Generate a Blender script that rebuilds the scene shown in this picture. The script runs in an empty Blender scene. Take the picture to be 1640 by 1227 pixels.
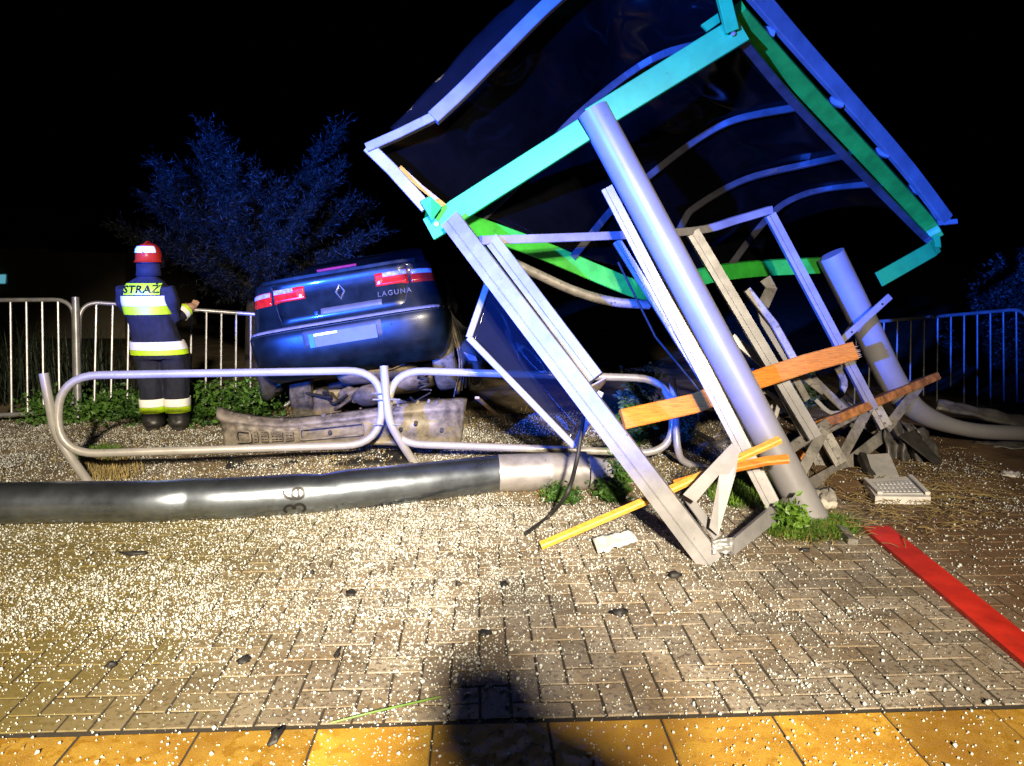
import bpy, bmesh, math, random
import numpy as np
from mathutils import Vector, Matrix, noise
random.seed(7); rng = np.random.default_rng(7)
sc = bpy.context.scene
C = bpy.data.collections.new('Scene'); sc.collection.children.link(C)
R = math.radians

# ------------------------------------------------------------------ camera
CAM_H = 1.5; PITCH = R(9.14); F = 1200.0; CX = 820.0; CY = 613.5
cam_d = bpy.data.cameras.new('camera'); cam = bpy.data.objects.new('camera', cam_d); C.objects.link(cam)
cam.location = (0, 0, CAM_H); cam.rotation_euler = (R(90) - PITCH, 0, 0)
cam_d.sensor_width = 36.0; cam_d.lens = 36.0 * F / 1640.0
cam_d.clip_start = 0.02; cam_d.clip_end = 2000
sc.camera = cam

# ------------------------------------------------------------------ night sky
w = bpy.data.worlds.new('World'); sc.world = w; w.use_nodes = True
nt = w.node_tree; nt.nodes.clear()
sky = nt.nodes.new('ShaderNodeTexSky'); sky.sky_type = 'NISHITA'; sky.sun_disc = False
sky.sun_elevation = R(-6); sky.sun_rotation = R(170)
bg = nt.nodes.new('ShaderNodeBackground'); bg.inputs[1].default_value = 0.05
ow = nt.nodes.new('ShaderNodeOutputWorld')
nt.links.new(sky.outputs[0], bg.inputs[0]); nt.links.new(bg.outputs[0], ow.inputs[0])

# ------------------------------------------------------------------ lamps: moonlight, the work light and the beacon of the fire engine behind the photographer
def aim(o, target):
    d = Vector(target) - o.location
    o.rotation_euler = d.to_track_quat('-Z', 'Y').to_euler()
def lamp(name, kind, loc, target, col, energy, **kw):
    d = bpy.data.lights.new(name, kind); d.color = col; d.energy = energy
    for k, v in kw.items(): setattr(d, k, v)
    o = bpy.data.objects.new(name, d); C.objects.link(o); o.location = loc; aim(o, target); return o
lamp('moon', 'SUN', (0, 0, 30), (4, 10, 0), (0.75, 0.85, 1.0), 0.004, angle=R(0.5))
for pos, tgt, en in (((1.3, -6.5, 5.2), (-1.8, 3.9, 0.0), 13500), ((.9, -6.5, 4.5), (0.7, 2.9, 0.0), 12200)):     # twin heads of one work light
    lamp('work_light', 'SPOT', pos, tgt, (1.0, 0.85, 0.63), en, spot_size=R(37), spot_blend=1.0, shadow_soft_size=0.24)
lamp('blue_beacon', 'SPOT', (-5.4, -5.0, 2.0), (-0.1, 6.2, 6.9), (0.02, 0.115, 1.0), 50000, spot_size=R(64), spot_blend=0.3, shadow_soft_size=0.10)

sc.view_settings.view_transform = 'Standard'; sc.view_settings.look = 'None'
sc.view_settings.exposure = 0.0; sc.view_settings.gamma = 1.0; sc.view_settings.use_curve_mapping = False
sc.cycles.max_bounces = 6; sc.cycles.diffuse_bounces = 2; sc.cycles.glossy_bounces = 3
sc.cycles.transparent_max_bounces = 8; sc.cycles.sample_clamp_indirect = 4.0
sc.cycles.use_denoising = True

# ------------------------------------------------------------------ photograph point -> place
CP, SP = math.cos(PITCH), math.sin(PITCH)
def ray(px, py):
    u = (px - CX) / F; v = (CY - py) / F
    return Vector((u, CP + SP * v, -SP + CP * v))
def P(px, py, d): return Vector((0, 0, CAM_H)) + ray(px, py) * d
def G(px, py, z=0.0):
    r = ray(px, py); return Vector((0, 0, CAM_H)) + r * ((z - CAM_H) / r.z)
def PY(px, py, Y):
    r = ray(px, py); return Vector((0, 0, CAM_H)) + r * (Y / r.y)

# ------------------------------------------------------------------ materials
MATS = {}
def mat(name, col, rough=0.5, metal=0.0, var=0.12, scale=6.0, bump=0.0, bscale=60.0, col2=None, spec=0.5,
        trans=0.0, coat=0.0, alpha=1.0, emit=None, estr=0.0, rvar=0.12, thr=(0.35, 0.65), stretch=None, wear=None):
    if name in MATS: return MATS[name]
    m = bpy.data.materials.new(name); m.use_nodes = True; n = m.node_tree; N = n.nodes; L = n.links
    b = N['Principled BSDF']
    tc = N.new('ShaderNodeTexCoord')
    nz = N.new('ShaderNodeTexNoise'); nz.inputs['Scale'].default_value = scale; nz.inputs['Detail'].default_value = 6
    nz.inputs['Roughness'].default_value = 0.65
    if stretch:
        mp = N.new('ShaderNodeMapping'); mp.inputs['Scale'].default_value = stretch; L.new(tc.outputs['Object'], mp.inputs[0]); L.new(mp.outputs[0], nz.inputs['Vector'])
    else: L.new(tc.outputs['Object'], nz.inputs['Vector'])
    cr = N.new('ShaderNodeValToRGB'); cr.color_ramp.elements[0].position = thr[0]; cr.color_ramp.elements[1].position = thr[1]
    c2 = col2 if col2 else tuple(max(0, c * (1 - var * 2)) for c in col)
    c1 = col if col2 else tuple(min(1, c * (1 + var)) for c in col)
    cr.color_ramp.elements[0].color = (*c2, 1); cr.color_ramp.elements[1].color = (*c1, 1)
    L.new(nz.outputs['Fac'], cr.inputs[0]); out = cr.outputs[0]
    if wear:                                        # (colour, amount): chipped spots and thin scratches
        for sc_, st, lo in ((38.0, None, .66 - wear[1]), (9.0, (1.0, 14.0, 14.0), .70 - wear[1]), (2.3, None, .62 - wear[1])):
            nw = N.new('ShaderNodeTexNoise'); nw.inputs['Scale'].default_value = sc_; nw.inputs['Detail'].default_value = 5; nw.inputs['Roughness'].default_value = .6
            if st:
                mp = N.new('ShaderNodeMapping'); mp.inputs['Scale'].default_value = st; mp.inputs['Rotation'].default_value = (.3, .9, .5); L.new(tc.outputs['Object'], mp.inputs[0]); L.new(mp.outputs[0], nw.inputs['Vector'])
            else: L.new(tc.outputs['Object'], nw.inputs['Vector'])
            rm = N.new('ShaderNodeMapRange'); rm.inputs[1].default_value = lo; rm.inputs[2].default_value = lo + (.05 if sc_ > 5 else .16); rm.inputs[4].default_value = .85 if sc_ > 5 else .45; L.new(nw.outputs['Fac'], rm.inputs[0])
            mx = N.new('ShaderNodeMix'); mx.data_type = 'RGBA'; L.new(rm.outputs[0], mx.inputs[0]); L.new(out, mx.inputs[6]); mx.inputs[7].default_value = (*wear[0], 1); out = mx.outputs[2]
    L.new(out, b.inputs['Base Color'])
    rr = N.new('ShaderNodeMapRange'); rr.inputs[3].default_value = max(0.02, rough - rvar); rr.inputs[4].default_value = min(1, rough + rvar)
    nz2 = N.new('ShaderNodeTexNoise'); nz2.inputs['Scale'].default_value = scale * 2.7; nz2.inputs['Detail'].default_value = 4
    L.new(tc.outputs['Object'], nz2.inputs['Vector'])
    L.new(nz2.outputs['Fac'], rr.inputs[0]); L.new(rr.outputs[0], b.inputs['Roughness'])
    b.inputs['Metallic'].default_value = metal
    b.inputs['Specular IOR Level'].default_value = spec
    b.inputs['Transmission Weight'].default_value = trans
    b.inputs['Coat Weight'].default_value = coat; b.inputs['Coat Roughness'].default_value = 0.06
    b.inputs['Alpha'].default_value = alpha
    if emit: b.inputs['Emission Color'].default_value = (*emit, 1); b.inputs['Emission Strength'].default_value = estr
    if bump:
        nb = N.new('ShaderNodeTexNoise'); nb.inputs['Scale'].default_value = bscale; nb.inputs['Detail'].default_value = 5
        L.new(tc.outputs['Object'], nb.inputs['Vector'])
        bp = N.new('ShaderNodeBump'); bp.inputs['Strength'].default_value = bump; bp.inputs['Distance'].default_value = 0.01
        L.new(nb.outputs['Fac'], bp.inputs['Height']); L.new(bp.outputs[0], b.inputs['Normal'])
    MATS[name] = m; return m

# ------------------------------------------------------------------ object helpers
def link(o, parent=None):
    C.objects.link(o)
    if parent is not None: o.parent = parent
    return o
def tag(o, label=None, cat=None, group=None, kind=None):
    if label: o['label'] = label
    if cat: o['category'] = cat
    if group: o['group'] = group
    if kind: o['kind'] = kind
    return o
def thing(name, label, cat, group=None, loc=(0, 0, 0)):
    o = bpy.data.objects.new(name, None); link(o); o.location = loc; o.empty_display_size = 0.1
    return tag(o, label, cat, group)
def mesh_obj(name, verts, faces, m, parent=None, smooth=False, auto=None):
    me = bpy.data.meshes.new(name)
    if isinstance(verts, np.ndarray): verts = verts.tolist()
    me.from_pydata([tuple(v) for v in verts], [], faces)
    me.validate(); me.update()
    if m is not None:
        for mm in (m if isinstance(m, (list, tuple)) else [m]): me.materials.append(mm)
    if smooth:
        me.polygons.foreach_set('use_smooth', [True] * len(me.polygons))
        if auto: me.set_sharp_from_angle(angle=R(auto))
    o = bpy.data.objects.new(name, me); link(o)
    if parent is not None:
        o.parent = parent; o.matrix_parent_inverse = parent_inv(parent)
    return o
def wmat(o):
    M = Matrix.LocRotScale(o.location, o.rotation_euler, o.scale)
    return M if o.parent is None else wmat(o.parent) @ o.matrix_parent_inverse @ M
LOCAL = [False]                                   # True: vertices are given in the thing's own axes
def parent_inv(p): return Matrix() if LOCAL[0] else wmat(p).inverted()
class MB:
    def __init__(s): s.v = []; s.f = []
    def add(s, v, f):
        o = len(s.v); s.v += [tuple(x) for x in v]; s.f += [tuple(i + o for i in q) for q in f]; return s
    def build(s, name, m, parent=None, smooth=False, auto=None): return mesh_obj(name, s.v, s.f, m, parent, smooth, auto)

def catmull(pts, n=8):
    pts = [Vector(p) for p in pts]
    if len(pts) < 3: return pts
    q = [pts[0] * 2 - pts[1]] + pts + [pts[-1] * 2 - pts[-2]]
    out = []
    for i in range(1, len(q) - 2):
        p0, p1, p2, p3 = q[i - 1:i + 3]
        for k in range(n):
            t = k / n
            out.append(0.5 * ((2 * p1) + (p2 - p0) * t + (2 * p0 - 5 * p1 + 4 * p2 - p3) * t * t + (3 * p1 - p0 - 3 * p2 + p3) * t ** 3))
    out.append(pts[-1]); return out
def resample(pts, n):
    L = [0]
    for a, b in zip(pts, pts[1:]): L.append(L[-1] + (b - a).length)
    out = []; j = 0
    for i in range(n):
        s = L[-1] * i / (n - 1)
        while j < len(L) - 2 and L[j + 1] < s: j += 1
        d = L[j + 1] - L[j]; t = 0 if d == 0 else (s - L[j]) / d
        out.append(pts[j].lerp(pts[j + 1], min(1, max(0, t))))
    return out
def fillet(pts, r, closed=False, n=6):
    pts = [Vector(p) for p in pts]; out = []; N = len(pts)
    for i, p in enumerate(pts):
        if not closed and i in (0, N - 1): out.append(p); continue
        a = pts[i - 1] - p; b = pts[(i + 1) % N] - p
        ra = min(r, a.length * .48, b.length * .48)
        A = p + a.normalized() * ra; B = p + b.normalized() * ra
        for k in range(n + 1):
            t = k / n; out.append(A * (1 - t) ** 2 + p * 2 * t * (1 - t) + B * t * t)
    return out
def frames(pts, up=None, closed=False):
    T = []
    n = len(pts)
    for i in range(n):
        if closed: d = pts[(i + 1) % n] - pts[i - 1]
        else: d = pts[min(i + 1, n - 1)] - pts[max(i - 1, 0)]
        T.append(d.normalized())
    if up is None:
        up = Vector((0, 0, 1)) if abs(T[0].z) < .9 else Vector((1, 0, 0))
    up = Vector(up); fr = []
    u = (up - T[0] * up.dot(T[0])).normalized()
    for i in range(n):
        if i: u = (u - T[i] * u.dot(T[i])).normalized()
        fr.append((T[i], u, T[i].cross(u).normalized()))
    return fr
def sweep(mb, pts, prof, up=None, closed=False, caps=True, scales=None):
    """prof: list of (a,b): a along side (t x u), b along up u"""
    pts = [Vector(p) for p in pts]; fr = frames(pts, up, closed); k = len(prof); v = []; f = []
    for i, (p, (T, u, s)) in enumerate(zip(pts, fr)):
        sx = scales[i] if scales else 1.0
        if not isinstance(sx, (tuple, list)): sx = (sx, sx)
        for a, b in prof: v.append(p + s * (a * sx[0]) + u * (b * sx[1]))
    n = len(pts); rngi = n if closed else n - 1
    for i in range(rngi):
        j = (i + 1) % n
        for q in range(k):
            q2 = (q + 1) % k
            f.append((i * k + q, i * k + q2, j * k + q2, j * k + q))
    if caps and not closed:
        f.append(tuple(range(k - 1, -1, -1))); f.append(tuple((n - 1) * k + q for q in range(k)))
    return mb.add(v, f)
def circ(r, n=12): return [(r * math.cos(2 * math.pi * i / n), r * math.sin(2 * math.pi * i / n)) for i in range(n)]
def rect(w, h, c=0.004):
    w /= 2; h /= 2; c = min(c, w * .45, h * .45)
    return [(w, -h + c), (w, h - c), (w - c, h), (-w + c, h), (-w, h - c), (-w, -h + c), (-w + c, -h), (w - c, -h)]
def tube(name, pts, r, m, parent=None, closed=False, n=12, scales=None):
    mb = MB(); sweep(mb, pts, circ(r, n), None, closed, True, scales); return mb.build(name, m, parent, True, 50)
VIEW = Vector((-0.1, -1.0, 0.15))
def bar(name, pts, wd, th, m, parent=None, up=VIEW, prof=None, scales=None):
    mb = MB(); sweep(mb, pts, prof or rect(wd, th), up, False, True, scales); return mb.build(name, m, parent)
def plate(name, pts, th, m, parent=None, nrm=None):
    """polygon extruded by th away from its front face"""
    pts = [Vector(p) for p in pts]; n = len(pts)
    N = Vector()
    for a, b in zip(pts, pts[1:] + pts[:1]): N += a.cross(b)
    N.normalize()
    if nrm is not None and N.dot(Vector(nrm)) < 0: N = -N
    v = [p for p in pts] + [p - N * th for p in pts]
    f = [tuple(range(n)), tuple(range(2 * n - 1, n - 1, -1))] + [(i, (i + 1) % n, n + (i + 1) % n, n + i) for i in range(n)]
    me = bpy.data.meshes.new(name); bm = bmesh.new()
    vs = [bm.verts.new(p) for p in v]
    for q in f: bm.faces.new([vs[i] for i in q])
    bmesh.ops.recalc_face_normals(bm, faces=bm.faces)
    bm.to_mesh(me); bm.free(); me.materials.append(m)
    o = bpy.data.objects.new(name, me); link(o)
    if parent is not None: o.parent = parent; o.matrix_parent_inverse = parent_inv(parent)
    return o
def sheet(name, grid, m, parent=None, th=0.0, smooth=True):
    """grid[i][j] of points; optional thickness"""
    nu = len(grid); nv = len(grid[0]); v = [p for row in grid for p in row]; f = []
    for i in range(nu - 1):
        for j in range(nv - 1): f.append((i * nv + j, i * nv + j + 1, (i + 1) * nv + j + 1, (i + 1) * nv + j))
    o = mesh_obj(name, v, f, m, parent, smooth)
    if th:
        s = o.modifiers.new('thickness', 'SOLIDIFY'); s.thickness = th; s.offset = 0
    return o
def nz(p, s=1.0): return noise.noise(Vector(p) * s)

# ------------------------------------------------------------------ palette
M_brick = None
def ground_mat(name, stops, scale, bump=0.5, rough=0.9, bscale=40, spec=0.3):
    m = bpy.data.materials.new(name); m.use_nodes = True; N = m.node_tree.nodes; L = m.node_tree.links; b = N['Principled BSDF']
    tc = N.new('ShaderNodeTexCoord'); a = N.new('ShaderNodeTexNoise'); a.inputs['Scale'].default_value = scale; a.inputs['Detail'].default_value = 8; a.inputs['Roughness'].default_value = .7
    L.new(tc.outputs['Object'], a.inputs['Vector'])
    cr = N.new('ShaderNodeValToRGB'); e = cr.color_ramp.elements
    e[0].position, e[0].color = stops[0][0], (*stops[0][1], 1); e[1].position, e[1].color = stops[-1][0], (*stops[-1][1], 1)
    for p, c in stops[1:-1]: q = e.new(p); q.color = (*c, 1)
    L.new(a.outputs['Fac'], cr.inputs[0]); L.new(cr.outputs[0], b.inputs['Base Color'])
    b.inputs['Roughness'].default_value = rough; b.inputs['Specular IOR Level'].default_value = spec
    c = N.new('ShaderNodeTexNoise'); c.inputs['Scale'].default_value = bscale; c.inputs['Detail'].default_value = 6
    L.new(tc.outputs['Object'], c.inputs['Vector']); bp = N.new('ShaderNodeBump'); bp.inputs['Strength'].default_value = bump; bp.inputs['Distance'].default_value = .02
    L.new(c.outputs['Fac'], bp.inputs['Height']); L.new(bp.outputs[0], b.inputs['Normal'])
    return m
def paver_mat(name, c_dry, c_wet, scale, dirt=None, seed=0.0):
    """concrete paving: grain, rain spots, soil stains"""
    m = bpy.data.materials.new(name); m.use_nodes = True; N = m.node_tree.nodes; L = m.node_tree.links; b = N['Principled BSDF']
    ge = N.new('ShaderNodeNewGeometry'); oi = N.new('ShaderNodeObjectInfo')
    def noi(s, d=5, r=.6):
        q = N.new('ShaderNodeTexNoise'); q.inputs['Scale'].default_value = s; q.inputs['Detail'].default_value = d; q.inputs['Roughness'].default_value = r
        L.new(ge.outputs['Position'], q.inputs['Vector']); return q
    def ramp(src, a, b_):
        q = N.new('ShaderNodeMapRange'); q.inputs[1].default_value = a; q.inputs[2].default_value = b_; q.clamp = True
        L.new(src, q.inputs[0]); return q.outputs[0]
    def mix(fac, A, B, mode='MIX'):
        q = N.new('ShaderNodeMix'); q.data_type = 'RGBA'; q.blend_type = mode; q.clamp_factor = True
        if isinstance(fac, float): q.inputs[0].default_value = fac
        else: L.new(fac, q.inputs[0])
        for s, x in ((6, A), (7, B)):
            if isinstance(x, tuple): q.inputs[s].default_value = (*x, 1)
            else: L.new(x, q.inputs[s])
        return q.outputs[2]
    spots = noi(scale, 2, .5); blot = noi(3.1, 5); grain = noi(260, 3)
    base = mix(ramp(blot.outputs[0], .38, .60), tuple(c * k for c, k in zip(c_dry, (.70, .60, .46))), c_dry)
    base = mix(ramp(spots.outputs[0], .54, .62), base, c_wet)
    base = mix(ramp(grain.outputs[0], .3, .7), mix(.5, base, (0, 0, 0)), base)
    hv = N.new('ShaderNodeHueSaturation'); mr = N.new('ShaderNodeMapRange'); mr.inputs[3].default_value = .72; mr.inputs[4].default_value = 1.22
    L.new(oi.outputs['Random'], mr.inputs[0]); L.new(mr.outputs[0], hv.inputs['Value']); L.new(base, hv.inputs['Color'])
    out = hv.outputs[0]
    if dirt:
        sx = N.new('ShaderNodeSeparateXYZ'); L.new(ge.outputs['Position'], sx.inputs[0])
        add = N.new('ShaderNodeMath'); add.operation = 'MULTIPLY_ADD'; L.new(blot.outputs[0], add.inputs[0]); add.inputs[1].default_value = 1.1; L.new(sx.outputs[0], add.inputs[2])
        out = mix(ramp(add.outputs[0], 2.45, 2.85), out, dirt)
        moss = N.new('ShaderNodeMath'); moss.operation = 'MULTIPLY_ADD'; L.new(blot.outputs[0], moss.inputs[0]); moss.inputs[1].default_value = -1.2; L.new(sx.outputs[0], moss.inputs[2])
        out = mix(ramp(moss.outputs[0], -1.35, -2.3), out, (.15, .115, .03))
    L.new(out, b.inputs['Base Color'])
    L.new(ramp(spots.outputs[0], .50, .60), N.new('ShaderNodeMath').inputs[0])
    ro = N.new('ShaderNodeMapRange'); ro.inputs[1].default_value = .50; ro.inputs[2].default_value = .60; ro.inputs[3].default_value = .85; ro.inputs[4].default_value = .5
    L.new(spots.outputs[0], ro.inputs[0]); L.new(ro.outputs[0], b.inputs['Roughness'])
    bp = N.new('ShaderNodeBump'); bp.inputs['Strength'].default_value = .35; bp.inputs['Distance'].default_value = .004
    L.new(grain.outputs[0], bp.inputs['Height']); L.new(bp.outputs[0], b.inputs['Normal'])
    return m
M_brick = paver_mat('concrete_paver', (.37, .32, .25), (.165, .135, .10), 48.0, dirt=(.13, .075, .035))
M_tile = paver_mat('yellow_tile', (.60, .35, .035), (.47, .24, .02), 20.0)
M_joint = mat('joint_sand', (.035, .028, .02), .95, bump=.4)
M_soil = ground_mat('soil', [(.3, (.04, .035, .02)), (.5, (.16, .12, .07)), (.7, (.26, .20, .13))], 2.2)
M_dirt = ground_mat('trampled_dirt', [(.3, (.055, .03, .014)), (.5, (.13, .075, .035)), (.7, (.19, .12, .06))], 2.6)
M_glassbit = mat('shattered_glass', (.64, .66, .63), .35, spec=.6, var=.15, scale=60)
M_alu = mat('silver_paint', (.25, .245, .255), .42, .15, var=.12, scale=5, bump=.05, bscale=200, wear=((.10, .085, .07), .0))
M_aludirty = mat('scuffed_silver_paint', (.24, .225, .205), .5, .2, var=.25, scale=7, bump=.08, bscale=90, wear=((.07, .055, .04), .06))
M_post = mat('post_silver_paint', (.26, .255, .27), .42, .1, var=.06, scale=3, rvar=.07, wear=((.13, .115, .10), -.02))
M_green = mat('green_paint', (.03, .40, .03), .42, var=.14, scale=7, coat=.1, wear=((.02, .10, .04), .0))
M_turq = mat('bright_green_paint', (.03, .46, .09), .42, var=.08, scale=6, coat=.1, wear=((.02, .12, .06), -.03))
M_roof = mat('smoked_plastic', (.002, .002, .0024), .14, var=.2, scale=3, rvar=.08, spec=.14)
M_rib = mat('dark_metal', (.10, .10, .11), .35, .5, var=.2, scale=5)  # base darkened so the roof ribs look dimly lit
M_smoke = mat('smoked_edge', (.012, .012, .015), .12, alpha=.5, spec=.5)
M_wood = mat('orange_wood', (.70, .25, .03), .5, var=.22, scale=9, bump=.12, bscale=80, stretch=(1.2, 1.5, 16), col2=(.40, .12, .018), thr=(.3, .6), wear=((.26, .12, .05), .0))
M_woody = mat('yellow_wood', (.76, .40, .06), .5, var=.16, scale=9, bump=.1, bscale=80, stretch=(1.2, 6, 16), col2=(.5, .22, .03), thr=(.3, .6), wear=((.34, .2, .09), .0))
M_splint = mat('raw_wood', (.62, .42, .22), .8, var=.2, scale=30)
M_steel = mat('galvanised_pole', (.40, .46, .55), .30, .97, var=.2, scale=3.2, rvar=.08, wear=((.12, .115, .11), -.01))
M_sleeve = mat('galvanised_sleeve', (.40, .38, .36), .42, .5, var=.14, scale=9, bump=.05, bscale=120, wear=((.2, .17, .13), .02))
M_rail = mat('railing_paint', (.34, .325, .305), .36, .12, var=.08, scale=6, coat=.08, wear=((.15, .12, .09), -.01))
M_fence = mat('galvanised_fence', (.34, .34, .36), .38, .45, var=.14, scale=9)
M_black = mat('black_mark', (.012, .012, .012), .5, var=.1)
M_rubber = mat('black_rubber', (.018, .017, .016), .6, var=.2, scale=20, bump=.1)
M_red = mat('red_board_paint', (.60, .03, .014), .45, var=.16, scale=5, wear=((.22, .05, .03), .01))
M_bolt = mat('zinc_bolt', (.6, .6, .6), .3, .8)

# ================================================================== GROUND
PAV_YAW = R(2.7); PAV_O = Vector((0, 2.273, 0))
def to_pav(x, y):
    dx, dy = x - PAV_O.x, y - PAV_O.y; c, s_ = math.cos(PAV_YAW), math.sin(PAV_YAW)
    return dx * c + dy * s_, -dx * s_ + dy * c
PAV_X0, PAV_X1, PAV_Y1 = -2.9, 3.3, 2.25
def pav_edge(x):                                   # rear edge of the paving
    return PAV_Y1
def ground_z(x, y):
    a, b = to_pav(x, y)
    d = max(PAV_X0 - a, a - PAV_X1, b - PAV_Y1, -3.2 - b)
    k = min(1, max(0, (d - .0) / .35))
    bump = .018 + .05 * nz((x * .9, y * .9, 3.1)) + .018 * nz((x * 4, y * 4, 1.7))
    far = min(1, max(0, (y - 8.5) / 4)); bump -= .25 * far
    return -.035 * (1 - k) + max(-.4, bump) * k
def lin(a, b, n): return [a + (b - a) * i / (n - 1) for i in range(n)]
gx = [-700, -200, -60, -25, -12] + lin(-8, 9, 120) + [13, 26, 60, 200, 700]
gy = [-200, -40, -10, -3] + lin(-1.5, 13, 110) + [16, 22, 40, 90, 260, 900]
sheet_g = sheet('ground', [[Vector((x, y, ground_z(x, y))) for y in gy] for x in gx], M_soil)
tag(sheet_g, kind='structure')

# paving: herringbone bricks and a row of yellow tiles
pav = mesh_obj('pavement', [(PAV_X0, -3.0, -.0048), (PAV_X1, -3.0, -.0048), (PAV_X1, PAV_Y1, -.0048), (PAV_X0, PAV_Y1, -.0048)], [(0, 1, 2, 3)], M_joint)
pav.location = PAV_O; pav.rotation_euler = (0, 0, PAV_YAW); tag(pav, kind='structure')
def brick_geo(x0, x1, y0, y1, h=.045, c=.0022, z=0.0):
    v = [(x0, y0, z - h), (x1, y0, z - h), (x1, y1, z - h), (x0, y1, z - h), (x0, y0, z - c), (x1, y0, z - c), (x1, y1, z - c), (x0, y1, z - c),
         (x0 + c, y0 + c, z), (x1 - c, y0 + c, z), (x1 - c, y1 - c, z), (x0 + c, y1 - c, z)]
    f = [(0, 1, 5, 4), (1, 2, 6, 5), (2, 3, 7, 6), (3, 0, 4, 7), (4, 5, 9, 8), (5, 6, 10, 9), (6, 7, 11, 10), (7, 4, 8, 11), (8, 9, 10, 11)]
    return v, f
BW = .106; jt = .0046
bricks = []
for ix in range(-40, 45):
    for iy in range(-2, 26):
        k = (ix - iy) % 4
        if k == 0: r_ = [ix * BW, (ix + 2) * BW, iy * BW, (iy + 1) * BW]
        elif k == 3: r_ = [ix * BW, (ix + 1) * BW, iy * BW, (iy + 2) * BW]
        else: continue
        r_[0] = max(r_[0], PAV_X0); r_[1] = min(r_[1], PAV_X1); r_[2] = max(r_[2], .012); r_[3] = min(r_[3], PAV_Y1)
        if r_[1] - r_[0] < .03 or r_[3] - r_[2] < .03: continue
        wp = pav.matrix_basis @ Vector(((r_[0] + r_[1]) / 2, (r_[2] + r_[3]) / 2, 0)) if False else None
        cx_, cy_ = (r_[0] + r_[1]) / 2, (r_[2] + r_[3]) / 2
        c_, s_ = math.cos(PAV_YAW), math.sin(PAV_YAW)
        X, Y = PAV_O.x + cx_ * c_ - cy_ * s_, PAV_O.y + cx_ * s_ + cy_ * c_
        vis = abs(X / (Y * CP + CAM_H * SP)) < .70
        bricks.append((0 if vis else 1, Y, r_))
bricks.sort(key=lambda b: (b[0], b[1]))
full = {}; rest = MB()
for i, (o_, Y, (x0, x1, y0, y1)) in enumerate(bricks):
    cx_, cy_ = (x0 + x1) / 2, (y0 + y1) / 2; dz = random.uniform(-.0012, .0012)
    wx, wy = (x1 - x0) / 2 - jt, (y1 - y0) / 2 - jt
    if i < 300:
        key = (round(wx, 4), round(wy, 4))
        if key not in full:
            v, f = brick_geo(-wx, wx, -wy, wy); me = bpy.data.meshes.new('paver_brick'); me.from_pydata(v, [], f); me.materials.append(M_brick); full[key] = me
        b = bpy.data.objects.new('paver_brick', full[key]); link(b, pav); b.location = (cx_, cy_, dz)
        b.rotation_euler = (random.gauss(0, .008), random.gauss(0, .008), random.gauss(0, .010))
    else:
        v, f = brick_geo(cx_ - wx, cx_ + wx, cy_ - wy, cy_ + wy, z=dz); rest.add(v, f)
LOCAL[0] = True
tag(rest.build('paver_bricks', M_brick, pav), kind='stuff')
LOCAL[0] = False
TW = .378; tme = None
for j in range(2):
    for i in range(-7, 9):
        if tme is None:
            v, f = brick_geo(-TW / 2 + .0035, TW / 2 - .0035, -TW / 2 + .0035, TW / 2 - .0035, c=.004); tme = bpy.data.meshes.new('paving_tile'); tme.from_pydata(v, [], f); tme.materials.append(M_tile)
        b = bpy.data.objects.new('paving_tile', tme); link(b, pav)
        b.location = (-.28 + .02 + TW * (i + .5), -.006 - TW * (j + .5), random.uniform(-.0015, .0015)); b.rotation_euler = (random.gauss(0, .004), random.gauss(0, .004), 0)

# trampled dirt on the right
def dirt_pt(i, j, nx=40, ny=40):
    x = 2.15 + 6.0 * i / nx; y = 3.9 + 3.2 * j / ny + .35 * (nz((x, 1, 5)))
    return Vector((x + .25 * nz((2, y * 1.5, 7)) * (1 - i / nx), y, ground_z(x, y) + .012 + .012 * nz((x * 3, y * 3, 2))))
o = sheet('dirt', [[dirt_pt(i, j) for j in range(41)] for i in range(41)], M_dirt); tag(o, kind='structure')

# ================================================================== BUS SHELTER
SH = thing('bus_shelter', 'wrecked silver and green bus shelter leaning over on the paving', 'bus shelter', loc=G(1300, 832))
base_n = G(1302, 836, -.02)
top_n = P(950, 178, 4.5)
# near post
tube('post', [base_n, base_n.lerp(top_n, .5), top_n], .098, M_post, SH, n=32)
# far post, folded over near the ground
fp = catmull([P(1330, 408, 5.75), P(1385, 520, 5.85), P(1436, 622, 5.95), P(1478, 664, 6.05), P(1550, 688, 6.1), P(1640, 694, 6.1), P(1740, 696, 6.1)], 6)
n_ = len(fp)
o = tube('post', fp, .104, M_post, SH, n=28, scales=[1 if i < n_ * .36 else (1 - .42 * min(1, (i - n_ * .36) / (n_ * .25))) for i in range(n_)])
o['label'] = 'far post bent over at its foot'
# cross beam over the near post
NL, NR = P(687, 368, 4.62), P(1188, 46, 4.36)
mid = NL.lerp(NR, .5)
ax = (NR - NL).normalized()
BU = (top_n - base_n).normalized()
cb = [NL, NL + ax * .16, NL + ax * .22 + Vector((0, 0, .01)), mid - ax * .1]
bar('cross_beam', [NL, NL + ax * .13 - BU * .006, NL + ax * .2 + BU * .004, NL.lerp(NR, .5) + ax * .02], .035, .145, M_turq, SH, up=BU)
bar('cross_beam', [NL.lerp(NR, .5) + ax * .085 + BU * .02, NR], .035, .16, M_turq, SH, up=BU)
for p_ in (NL + ax * .06, NR - ax * .07):
    tube('bolt', [p_ + Vector((0, -.045, 0)), p_ + Vector((0, -.015, 0))], .013, M_bolt, SH, n=8)
plate('bracket', [P(672, 322, 4.5), P(688, 314, 4.5), P(706, 330, 4.55), P(690, 352, 4.55)], .03, M_turq, SH)
plate('bracket', [P(1122, 42, 4.42), P(1148, 24, 4.42), P(1152, 38, 4.42), P(1132, 52, 4.42)], .02, M_turq, SH)
bar('bracket', [P(1172, 50, 4.33), P(1156, -14, 4.25)], .075, .05, M_turq, SH)
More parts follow.
